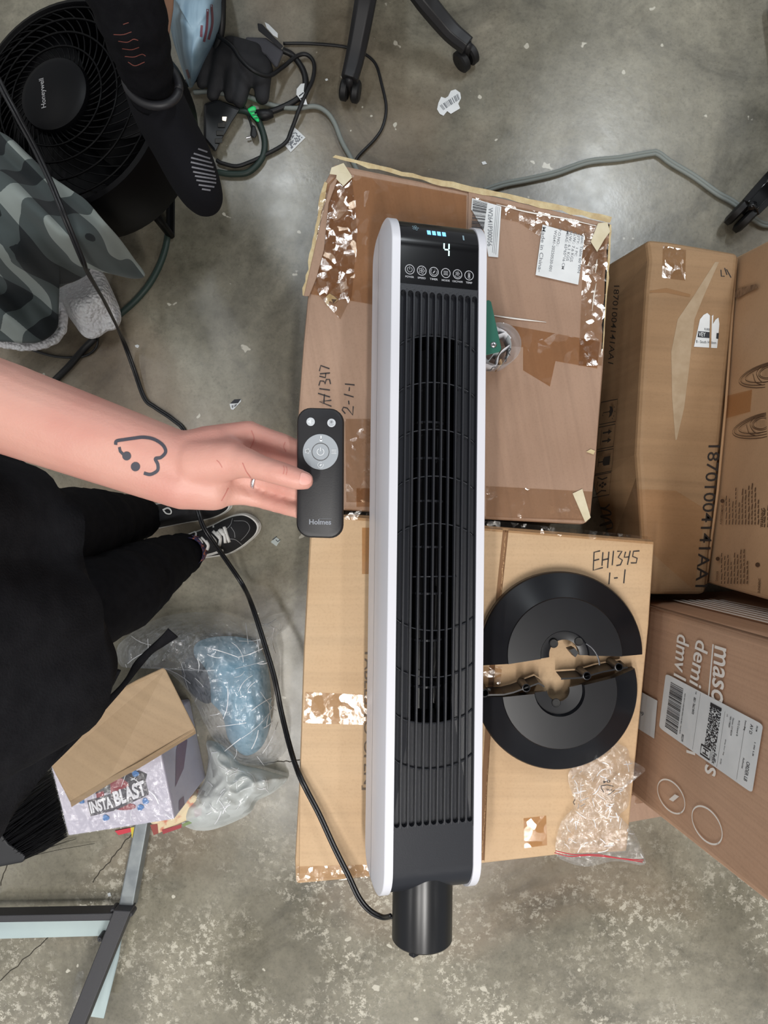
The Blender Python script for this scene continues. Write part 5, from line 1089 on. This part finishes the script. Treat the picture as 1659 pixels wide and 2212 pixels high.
# ------------------------------------------------------------------ cables
ck = mat('cable_black', (22, 22, 24), .5); cg = mat('cable_green', (38, 54, 48), .5); cgy = mat('cable_grey', (128, 134, 130), .6)
cord('extension_cord', 'pale grey cord curving from the glove to the worn carton', [(418, 200, .014), (450, 198, .012), (486, 203, .012), (530, 208, .012), (560, 218, .01), (600, 230, .01), (640, 234, .01), (680, 230, .01), (705, 242, .01), (722, 265, .01), (738, 305, .01), (756, 338, .01), (775, 375, .01)], .0058, cgy, twin=False)
cord('extension_cord', 'pale grey cord crossing bare floor right of the worn carton', [(1046, 412, .008), (1090, 398, .008), (1140, 388, .008), (1200, 374, .008), (1270, 350, .008), (1340, 342, .008), (1405, 331, .008), (1422, 332, .008), (1450, 352, .008), (1500, 382, .008), (1550, 418, .008), (1585, 438, .008), (1630, 474, .008), (1655, 486, .008), (1690, 480, .008)], .0045, cgy, twin=True)
cord('cable', 'thin black cable looping right of the chair leg down to the worn carton', [(612, 94, .006), (660, 94, .006), (720, 98, .006), (760, 105, .006), (790, 118, .006), (812, 140, .006), (824, 180, .006), (834, 230, .006), (828, 270, .006), (810, 300, .006), (775, 336, .006), (765, 355, .006)], .0036, ck)
cord('cable', 'thick black cable looping beneath the grey cuff with white tag', [(610, 108, .02), (632, 120, .012), (654, 150, .01), (660, 180, .01), (652, 205, .01), (630, 222, .01), (600, 236, .01), (570, 246, .012), (545, 252, .012)], .0075, ck)
cord('cable', 'black cable looping over the glove then down toward the green coil', [(460, 70, .06), (500, 100, .075), (520, 128, .085), (546, 152, .085), (580, 164, .06), (610, 146, .03), (640, 122, .018), (662, 118, .014), (678, 136, .012), (676, 170, .012), (660, 205, .02), (645, 240, .022), (630, 280, .01), (615, 310, .01), (570, 336, .01), (540, 350, .01), (510, 359, .01), (478, 352, .01), (468, 346, .01)], .0048, ck)
cord('cable', 'dark green cable coiled on the floor beside the striped shoe', [(470, 372, .01), (500, 376, .01), (536, 372, .01), (564, 345, .01), (572, 310, .01), (562, 270, .012), (545, 248, .012), (516, 238, .012), (480, 242, .012), (462, 262, .012), (455, 300, .012)], .0078, cg)
cord('cable', 'dark green cable running down the floor to the fleece lining', [(352, 250, .02), (356, 320, .01), (366, 372, .009), (370, 420, .009), (362, 510, .009), (350, 560, .009), (325, 610, .009), (292, 650, .009), (258, 680, .02)], .0082, cg)
cord('cable', 'thick black cable from the top edge down behind the blue bag', [(480, -30, .08), (480, 30, .06), (476, 75, .04), (455, 130, .03), (425, 165, .02), (395, 185, .02)], .009, ck)
cord('cable', 'thick dark cable from under the fleece lining to the forearm', [(206, 730, .02), (180, 755, .009), (150, 790, .009), (115, 825, .009), (70, 870, .009)], .0085, ck)
cord('cable', 'thin black cable looping beneath the fleece lining', [(212, 728, .018), (208, 750, .006), (190, 766, .006), (160, 772, .006), (110, 768, .006), (40, 745, .006), (-20, 720, .006)], .003, ck)
cord('cable', 'short thin black lead ending in a plug beside the green light', [(522, 216, .02), (532, 240, .01), (542, 268, .01), (548, 295, .01)], .0028, ck)
tpw = thing('adapter', 'black plug adapter at the end of the short lead', 'plug', P(548, 290, 0)); g = G(); g.prism([P(x, y, .002) for x, y in ((543, 270), (552, 272), (556, 292), (549, 300), (540, 294))], [P(x, y, .022) for x, y in ((543, 270), (552, 272), (556, 292), (549, 300), (540, 294))]); mk('body', g, ck, tpw, bevel=.004); g = G(); g.tube([P(541, 296, .01), P(532, 298, .01)], .002, 6); mk('prong', g, steel, tpw)
tgl = thing('lit_plug', 'glowing green plug end on the floor beside the pale grey cord', 'plug', P(548, 245, 0))
g = G(); pq = ((534, 236), (545, 229), (552, 230), (556, 248), (561, 262), (556, 264), (546, 254)); g.prism([P(x, y, .004) for x, y in pq], [P(x, y, .024) for x, y in pq]); mk('body', g, mat('green_glow', (20, 150, 80), .3, emit=(20, 190, 95), es=.55), tgl, bevel=.003)
for k in range(3): g = G(); g.prism([P(540+k*4, 240+k*7, .024), P(552+k*2.5, 238+k*7, .024), P(553+k*2.5, 241+k*7, .024), P(541+k*4, 243+k*7, .024)], [P(540+k*4, 240+k*7, .026), P(552+k*2.5, 238+k*7, .026), P(553+k*2.5, 241+k*7, .026), P(541+k*4, 243+k*7, .026)]); mk('rib', g, mat('green_rib', (30, 120, 70), .4), tgl)
g = G(); g.tube([P(552, 250, .012), P(575, 248, .012), P(590, 246, .012)], [.014, .013, .008], 10); mk('connector', g, ck, tgl, smooth=True)
tst = thing('power_strip', 'black power strip partly hidden behind the striped shoe', 'power strip', P(470, 285, 0))
g = G(); pq = ((440, 225), (470, 215), (520, 235), (500, 265), (480, 300), (465, 330), (440, 300)); g.prism([P(x, y, 0) for x, y in pq], [P(x, y, .035) for x, y in pq]); mk('body', g, mat('strip_black', (20, 20, 22), .4), tst, bevel=.006)
g = G(); g.prism([P(x, y, .035) for x, y in ((480, 252), (490, 252), (488, 262), (480, 260))], [P(x, y, .04) for x, y in ((480, 252), (490, 252), (488, 262), (480, 260))]); mk('switch', g, mat('lit_switch', (230, 225, 215), .4, emit=(255, 245, 225), es=.8), tst, bevel=.001)
for k in range(3):
    x, y = 478+k*-3, 270+k*17; g = G(); g.prism([P(x+a, y+b, .035) for a, b in ((-8, -5), (8, -5), (8, 5), (-8, 5))], [P(x+a, y+b, .0375) for a, b in ((-8, -5), (8, -5), (8, 5), (-8, 5))]); mk('outlet', g, mat('outlet_dark', (48, 46, 42), .5), tst, bevel=.001)

# ------------------------------------------------------------------ office chair base and rolling stand
chm = mat('chair_black', (26, 26, 29), .5); chw = mat('caster_black', (16, 16, 18), .55)
def caster(t, tip, d, r=.026):
    p = V((tip.x, tip.y, r)); s = V((-d.y, d.x, 0))
    for k in (-1, 1):
        g = G(); M = Matrix.Translation(p+s*.014*k) @ (s.to_track_quat('Z', 'Y').to_matrix().to_4x4()); g.lathe([(.001, -.01), (r*.8, -.01), (r, -.006), (r, .006), (r*.8, .01), (.001, .01)], M, 22); mk('caster_wheel', g, chw, t, smooth=True, auto=.6)
    g = G(); g.tube([p+V((0, 0, .01)), p+d*-.0+V((0, 0, .05))], .009, 10); mk('caster_stem', g, chm, t, smooth=True)
def arm(t, hubp, tip, bend, w=.021):
    d = V((tip.x-hubp.x, tip.y-hubp.y, 0)).normalized(); s = V((-d.y, d.x, 0)); q = spline([hubp, hubp.lerp(V((tip.x, tip.y, .115)), .5)+s*bend+V((0, 0, .012)), V((tip.x, tip.y, .085))-d*.06+s*bend*.4, V((tip.x, tip.y, .072))], 6); n = len(q); rings = []
    for i, p in enumerate(q):
        tt = (q[min(i+1, n-1)]-q[max(i-1, 0)]).normalized(); sd = V((-tt.y, tt.x, 0)).normalized(); upv = tt.cross(sd)*-1; upv = upv if upv.z > 0 else -upv; ww = w*(1.25-.35*i/n); hh = .016
        rings.append([p+sd*ww*a+upv*hh*b for a, b in ((-1, -.9), (1, -.9), (1.05, .2), (.55, 1), (-.55, 1), (-1.05, .2))])
    g = G(); g.loft(rings); mk('leg', g, chm, t, smooth=True, auto=.5, bevel=.002); return d
tc_ = thing('office_chair', 'black five-arm office chair base with casters at the top edge', 'chair', P(890, -120, 0))
hb = V((-.03, 1.40, .15))
g = G(); M = Matrix.Translation(hb); g.lathe([(.001, -.03), (.05, -.03), (.055, 0), (.045, .035), (.03, .04), (.03, .22), (.001, .22)], M, 24); mk('hub', g, chm, tc_, smooth=True, auto=.5)
for tip, bd in ((P(756, 188, .04), .01), (P(1008, 116, .04), -.035), (V((.28, 1.52, 0)), 0), (V((.02, 1.75, 0)), 0), (V((-.32, 1.58, 0)), 0)):
    d = arm(tc_, hb, tip, bd); caster(tc_, tip, d)
g = G(); g.box((-.03, 1.46, .42), (.24, .24, .035)); mk('seat', g, cloth, tc_, bevel=.03, seg=3)
tr2 = thing('rolling_stand', 'glossy black caster leg of a rolling stand at the right edge', 'stand', P(1640, 420, 0)); chm_ = chm; chm = mat('stand_gloss', (14, 14, 16), .18)
hb2 = V((1.02, .95, .13)); g = G(); g.lathe([(.001, -.03), (.04, -.03), (.045, 0), (.03, .03), (.02, .035), (.02, .4), (.001, .4)], Matrix.Translation(hb2), 24); mk('hub', g, chm, tr2, smooth=True, auto=.5)
for tip in (P(1606, 462, .04), V((.95, 1.26, 0)), V((1.3, .8, 0))): d = arm(tr2, hb2, tip, 0, .027); caster(tr2, tip, d, .04)
chm = chm_

# ------------------------------------------------------------------ left heap: gift box, card, bags, frame, brush
def quad_prism(name, top, zt_, zb_, m, parent, bev=.004, shrinkk=1.0):
    T_ = [P(x, y, zt_) for x, y in top]; g = G(); g.prism([V((p.x, p.y, zb_)) for p in T_], T_); return mk(name, g, m, parent, bevel=bev)
ti = thing('toy_box', 'pale lavender printed toy box in shrink wrap, under the brown card', 'box', P(240, 1690, 0))
lav = mat('box_lavender', (186, 182, 196), .45, c2=(176, 172, 188), scale=8)
TI = [(96, 1600), (147, 1806), (377, 1770), (336, 1570)]; quad_prism('body', TI, .26, 0, lav, ti)
TH = flat(.2604).hit
g = G(); poly(g, TH, [(206, 1715), (214, 1690), (262, 1676), (300, 1664), (318, 1672), (312, 1700), (280, 1700), (250, 1712)], .0004); mk('printed_picture', g, mat('toy_dark', (44, 40, 48), .5), ti)
g = G(); poly(g, TH, [(238, 1690), (262, 1680), (276, 1690), (282, 1706), (262, 1712), (240, 1716)], .0008); poly(g, TH, circ(268, 1742, 26, 20, 8), .0008); poly(g, TH, [(208, 1714), (224, 1708), (226, 1722), (210, 1726)], .0008); mk('printed_shape', g, mat('toy_red', (128, 40, 52), .5), ti)
g = G(); poly(g, TH, [(189, 1730), (240, 1714), (314, 1684), (322, 1716), (250, 1750), (196, 1763)], .0012); mk('printed_panel', g, mat('toy_panel', (60, 56, 66), .5), ti)
g = G(); tx(g, 'INSTA', TH, (198, 1757), (246, 1744), (192, 1732), .04, .0018); tx(g, 'BLAST', TH, (251, 1742), (318, 1716), (243, 1710), .04, .0018); mk('printed_title', g, mat('toy_silver', (206, 206, 212), .4), ti)
for cx, cy, a in ((292, 1671, 0), (314, 1730, .5), (303, 1744, -.4), (228, 1766, .2), (176, 1729, 1)): g = G(); poly(g, TH, [(cx+6*math.cos(q+a)*(1+.5*(math.cos(q) > .9)), cy+7*math.sin(q+a)) for q in [2*math.pi*i/14 for i in range(14)]], .0015); mk('printed_drop', g, mat('toy_blue', (60, 112, 170), .4), ti)
RP = Plane(P(377, 1770, .26), P(336, 1570, .26), V((P(336, 1570, .26).x, P(336, 1570, .26).y, 0))); g = G()
poly(g, RP.hit, [(378, 1700), (396, 1660), (404, 1600), (392, 1580), (380, 1620)], .001); poly(g, RP.hit, [(386, 1752), (398, 1738), (396, 1720), (386, 1730)], .001); mk('printed_side', g, mat('toy_side', (118, 92, 112), .5), ti)
W3 = [P(x, y, .2635+.004*nz(x, y, .05, 2)) for x, y in TI]
g = G(); nx_ = 20
def wv(u, v): 
    a = P(*TI[0], .264).lerp(P(*TI[3], .264), u); b = P(*TI[1], .264).lerp(P(*TI[2], .264), u); p = a.lerp(b, v); p.z += .0035*rid(u*9, v*9, 1.3, 3); return p
g.loft([[wv(i/nx_, j/nx_) for i in range(nx_+1)] for j in range(nx_+1)], cap=False, closed=False); mk('shrink_wrap', g, wrap_film, ti, smooth=True)
g = G(); a, b = P(*TI[3], .264), P(*TI[2], .264)
g.loft([[a.lerp(b, i/16)+V((.004+.014*(k/6)+.006*rid(i*.5, k*.7, 1, 5), 0, -.26*k/6)) for i in range(17)] for k in range(7)], cap=False, closed=False); mk('shrink_wrap', g, wrap_film, ti, smooth=True)
tcd = thing('cardboard_piece', 'folded piece of plain tan cardboard lying on the toy box', 'cardboard', P(260, 1590, .27))
kc = cardboard('kraft_piece', (162, 139, 111), (154, 130, 102), math.radians(28), 50, .06)
CQ = [(352, 1442), (358, 1446), (421, 1572), (421, 1580), (300, 1652), (236, 1686), (152, 1734), (112, 1656), (70, 1590), (200, 1520), (300, 1466)]
g = G(); zc = lambda x, y: .30+.02*math.sin((x-150)/270*2.6)
g.loft([[P(x, y, zc(x, y)+dz) for x, y in CQ] for dz in (-.024, -.006, 0)]); mk('panel', g, kc, tcd, bevel=.003)
g = G(); L_ = [(421, 1574), (300, 1648), (236, 1682), (152, 1733)]; g.add([P(x, y, zc(x, y)+.001) for x, y in L_]+[P(x+2, y+9, zc(x, y)-.02) for x, y in L_], [[i, i+1, 5+i, 4+i] for i in range(3)]); mk('folded_edge', g, kc, tcd, solid=.003)
# bag with blue contents
tbb = thing('plastic_bag', 'large clear plastic bag with pale blue padding inside, below the black shoe', 'bag', P(470, 1500, 0))
bl = mat('padding_blue', (104, 156, 184), .5, c2=(128, 172, 196), scale=9, bump=.3, bscale=30)
mk('padding', blob([(420, 1395), (470, 1375), (540, 1382), (572, 1420), (585, 1490), (584, 1560), (566, 1612), (530, 1632), (495, 1600), (480, 1545), (452, 1510), (430, 1450)], lambda x, y, r: .01+.13*(1-r**2.4)**.7+.02*nz(x, y, .02, 2)*(1-r**4), 20, 6), bl, tbb, smooth=True)
mk('dark_item', blob([(395, 1430), (430, 1420), (462, 1440), (470, 1490), (450, 1520), (415, 1500), (395, 1465)], lambda x, y, r: .01+.10*(1-r**2.4)**.7, 10, 5), mat('grey_item', (58, 62, 70), .5), tbb, smooth=True)
BB1 = [(252, 1402), (278, 1372), (320, 1345), (372, 1328), (430, 1322), (490, 1326), (545, 1346), (590, 1330), (628, 1326), (620, 1356), (596, 1376), (604, 1420), (604, 1480), (604, 1550), (622, 1610), (590, 1650), (540, 1656), (500, 1650), (470, 1612), (440, 1560), (410, 1500), (360, 1450), (300, 1438), (262, 1440)]
def zpl(h, s): return lambda x, y, r: .012+h*(1-r**3)**.7+.022*rid(x, y, .012, s)*(1-r**6)+.01*rid(x, y, .035, s+2)*(1-r**4)
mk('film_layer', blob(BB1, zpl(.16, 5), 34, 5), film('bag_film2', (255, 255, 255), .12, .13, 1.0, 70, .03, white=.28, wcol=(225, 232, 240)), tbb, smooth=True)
# white bag
twb = thing('plastic_bag', 'crumpled white plastic bag beside the toy box', 'bag', P(490, 1690, 0))
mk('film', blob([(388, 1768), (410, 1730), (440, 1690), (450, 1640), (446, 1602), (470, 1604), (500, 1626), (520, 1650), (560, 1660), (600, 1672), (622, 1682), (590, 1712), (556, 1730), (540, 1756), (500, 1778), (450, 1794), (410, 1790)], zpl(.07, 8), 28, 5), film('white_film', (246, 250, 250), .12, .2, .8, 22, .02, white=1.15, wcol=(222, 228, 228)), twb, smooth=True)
# floral pack
tfl = thing('snack_pack', 'flat colourful floral pack sticking out under the toy box', 'packet', P(380, 1775, 0))
flm = mat('floral_cream', (214, 196, 160), .35, c2=(196, 120, 96), scale=40, lo=.5, hi=.62)
quad_prism('body', [(322, 1774), (420, 1716), (446, 1740), (424, 1764), (338, 1804)], .05, .0, flm, tfl, .006)
for nm, q_, c_ in (('printed_band', [(350, 1793), (392, 1780), (392, 1788), (352, 1802)], (150, 44, 52)), ('printed_flower', [(418, 1750), (436, 1744), (436, 1760), (422, 1766)], (176, 40, 60)), ('printed_band', [(394, 1780), (436, 1762), (438, 1768), (396, 1786)], (110, 130, 80)), ('printed_flower', [(324, 1782), (340, 1780), (342, 1800), (332, 1804)], (140, 60, 52))):
    g = G(); g.prism([P(x, y, .0502) for x, y in q_], [P(x, y, .0512) for x, y in q_]); mk(nm, g, mat(nm+str(c_[0]), c_, .4), tfl)
ttg = thing('price_tag', 'red and yellow tag stickers peeping out below the toy box', 'tag', P(278, 1795, 0))
g = G(); q_ = [(248, 1795), (282, 1788), (284, 1797), (256, 1804)]; g.prism([P(x, y, .002) for x, y in q_], [P(x, y, .004) for x, y in q_]); mk('red_sticker', g, mat('tag_red', (200, 48, 66), .5), ttg)
g = G(); q_ = [(282, 1788), (294, 1786), (297, 1809), (285, 1810)]; g.prism([P(x, y, .045) for x, y in q_], [P(x, y, .0465) for x, y in q_]); ys = mk('yellow_sticker', g, mat('tag_yellow', (206, 186, 50), .5), ttg)
# steel post and black angle frame
tpf = thing('metal_frame', 'black and pale grey angle iron frame with a bare steel post, bottom left', 'frame', P(250, 1960, 0))
galv = mat('galvanised', (142, 148, 150), .4, .6, c2=(120, 126, 130), scale=30); pale = mat('pale_paint', (176, 192, 192), .6, c2=(168, 184, 186), scale=10); dkm = mat('frame_black', (52, 52, 56), .5, bump=.2, bscale=900)
quad_prism('post', [(293, 1770), (320, 1772), (285, 1968), (254, 1966)], .055, .015, galv, tpf, .003)
quad_prism('beam', [(-60, 1979), (246, 1973), (240, 1989), (-60, 1994)], .075, .035, dkm, tpf, .002)
quad_prism('flange', [(-60, 1992), (238, 1988), (226, 2022), (-60, 2030)], .040, .036, pale, tpf, .001)
A0 = [P(246, 1966, .08), P(282, 1968, .08), P(172, 2240, .16), P(136, 2240, .16)]
g = G(); g.prism([p-V((0, 0, .04)) for p in A0], A0); mk('beam', g, dkm, tpf, bevel=.002)
A1 = [P(263, 2022, .05), P(256, 2070, .05), P(224, 2200, .045), P(196, 2196, .045)]; g = G(); g.prism([p-V((0, 0, .004)) for p in A1], A1); mk('flange', g, pale, tpf)
for x, y in ((246, 1965), (283, 1972), (218, 2026)):
    p = P(x, y, .06); g = G(); g.lathe([(.001, .008), (.005, .008), (.007, .004), (.007, -.02), (.001, -.02)], Matrix.Translation(p), 12); mk('bolt', g, dkm, tpf)
# brush
tbr = thing('push_broom', 'black bristled broom head beside the toy box, bottom left', 'broom', P(60, 1790, 0))
brm = mat('bristle_black', (20, 20, 23), .45); tipc = [(112, 1652), (126, 1704), (140, 1760), (147, 1806)]; basc = [(-40, 1760), (-10, 1800), (20, 1838), (54, 1856)]
def bz(p, q, t): k = min(int(t*3), 2); u = t*3-k; return (p[k][0]*(1-u)+p[k+1][0]*u, p[k][1]*(1-u)+p[k+1][1]*u)
g = G(); rnd = random.Random(4)
for i in range(900):
    t = rnd.random(); a = bz(basc, None, t); b = bz(tipc, None, min(1, max(0, t+rnd.uniform(-.08, .08)))); z0 = rnd.uniform(.03, .15); z1 = z0+rnd.uniform(-.03, .03); k = rnd.uniform(.9, 1.01)
    p0 = P(a[0], a[1], z0); p1 = P(a[0]+(b[0]-a[0])*k, a[1]+(b[1]-a[1])*k, max(.01, z1)); pm = p0.lerp(p1, .5)+V((0, rnd.uniform(-.004, .004), .01)); g.tube([p0, pm, p1], [.0009, .0008, .0005], 3, cap=False)
for b in ((165, 1812), (205, 1822), (150, 1815)): g.tube([P(54, 1852, .03), P((54+b[0])/2, (1852+b[1])/2-2, .02), P(b[0], b[1], .008)], .0006, 3)
o = mk('bristles', g, brm, tbr); o['kind'] = 'stuff'
g = G(); q_ = [(-60, 1740), (-20, 1770), (20, 1822), (58, 1848), (52, 1862), (0, 1872), (-80, 1860)]; g.prism([P(x, y, .0) for x, y in q_], [P(x, y, .15) for x, y in q_]); mk('head', g, mat('broom_block', (36, 37, 40), .6), tbr, bevel=.01, seg=3)

# ------------------------------------------------------------------ scraps on the floor
def scrap(name, label, pts, m, h=.0015):
    t = thing(name, label, 'scrap', P(sum(p[0] for p in pts)/len(pts), sum(p[1] for p in pts)/len(pts), 0)); g = G(); g.prism([P(x, y, .0006) for x, y in pts], [P(x, y, h) for x, y in pts]); return t, mk('paper', g, m, t)
SFH = flat(.0018).hit
t, p_ = scrap('torn_label', 'torn white barcode label on the bare floor at the top', [(947, 222), (953, 209), (962, 212), (968, 208), (974, 196), (984, 193), (994, 200), (996, 212), (990, 224), (994, 234), (984, 240), (974, 246), (966, 240), (958, 250), (950, 246), (944, 236)], paper)
g = G(); bars(g, SFH, [(950, 228), (990, 202), (994, 214), (958, 238)], 14, .0003, seed=2); mk('barcode', g, ink_g, t)
t, p_ = scrap('torn_label', 'white printed label lying left of the worn carton top', [(636, 275), (660, 297), (628, 329), (612, 310), (622, 292)], paper); g = G(); speckle(g, SFH, [(634, 282), (654, 297), (630, 322), (618, 308)], 9, 12, .0003, 6, .5); mk('printed_text', g, ink_g, t)['kind'] = 'stuff'
t, p_ = scrap('sticker', 'small black and white barcode sticker above the hand', [(496, 873), (506, 863), (521, 862), (520, 868), (504, 885), (499, 884)], paper); g = G(); poly(g, SFH, [(497, 872), (506, 863), (521, 862), (514, 871)], .0003); mk('black_band', g, ink_k, t); g = G(); bars(g, SFH, [(500, 876), (514, 872), (511, 877), (501, 882)], 7, .0003, fill=.5, seed=8); mk('barcode', g, ink_k, t)
t, p_ = scrap('sticker', 'tiny translucent sticker with black corner marks beside the toe', [(585, 1171), (595, 1159), (606, 1167), (597, 1180)], mat('sticker_clear', (168, 176, 174), .3)); g = G(); strokes(g, SFH, [[(589, 1166), (598, 1159)], [(596, 1166), (600, 1170), (605, 1166)]], .002, .0003); mk('corner_mark', g, ink_k, t)['kind'] = 'stuff'
t, p_ = scrap('torn_label', 'white folded label wrapped on the looped black cable', [(641, 192), (650, 181), (658, 180), (656, 196), (660, 212), (664, 226), (655, 226), (648, 214), (640, 204)], paper, .022); g = G(); strokes(g, flat(.0222).hit, [[(646, 208), (656, 200)], [(649, 214), (659, 208)]], .003, .0003); mk('printed_text', g, ink_k, t)['kind'] = 'stuff'
for lab, pts in (('small white paper fleck left of the forearm cable', [(291, 746), (297, 744), (301, 747), (298, 752), (293, 750)]), ('small white paper fleck right of the worn carton corner', [(1040, 350), (1048, 348), (1052, 354), (1043, 356)]), ('small white paper fleck by the bottom frame', [(232, 1930), (238, 1928), (240, 1936), (234, 1937)]), ('small white paper fleck beside the thick cable loop', [(702, 171), (707, 169), (709, 173), (704, 175)])): scrap('paper_scrap', lab, pts, paper)
t = thing('tape_scrap', 'crumpled clear tape scrap by the steel post, bottom left', 'scrap', P(180, 2150, 0)); mk('film', blob([(165, 2105), (182, 2102), (178, 2150), (168, 2215), (148, 2215), (156, 2150)], lambda x, y, r: .004+.012*(1-r**3)+.004*nz(x, y, .1, 1), 12, 5), wrap_film, t, smooth=True)

for o in bpy.data.objects:
    if o.type == 'MESH' and o.name.startswith('printed_text') and o.parent and ('label' in o.parent.name or o.parent == ts): o['kind'] = 'stuff'

# whitened fold lines of the crumpled films, also painted in as their glints
fold_glint_m = mat('film_fold_glint', (228, 230, 234), .25)
def fold_glints(par, obj, outline, n, wpx, lmin, lmax, seed, inset=.88):
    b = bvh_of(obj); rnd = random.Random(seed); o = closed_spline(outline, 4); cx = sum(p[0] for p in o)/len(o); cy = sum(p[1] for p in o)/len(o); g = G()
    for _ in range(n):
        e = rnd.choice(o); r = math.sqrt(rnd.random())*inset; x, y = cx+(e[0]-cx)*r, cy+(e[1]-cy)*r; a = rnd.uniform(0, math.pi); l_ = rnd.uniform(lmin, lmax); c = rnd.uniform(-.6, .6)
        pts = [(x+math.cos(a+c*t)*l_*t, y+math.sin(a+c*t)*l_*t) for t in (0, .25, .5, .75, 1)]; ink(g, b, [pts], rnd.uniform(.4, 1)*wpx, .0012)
    o_ = mk('film_fold_glints', g, fold_glint_m, par); o_['kind'] = 'stuff'
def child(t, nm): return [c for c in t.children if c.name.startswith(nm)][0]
zb_ = bpy.data.objects['zip_bag']; fold_glints(zb_, child(zb_, 'film_layer'), BO, 60, 2.0, 5, 26, 1)
fold_glints(tbb, child(tbb, 'film_layer'), BB1, 46, 1.8, 20, 80, 2, .97)
fold_glints(twb, child(twb, 'film'), [(388, 1768), (446, 1602), (520, 1650), (622, 1682), (500, 1778)], 30, 2, 8, 34, 3, .8)
fold_glints(ti, child(ti, 'shrink_wrap'), TI, 18, 1.6, 8, 50, 4, .95)
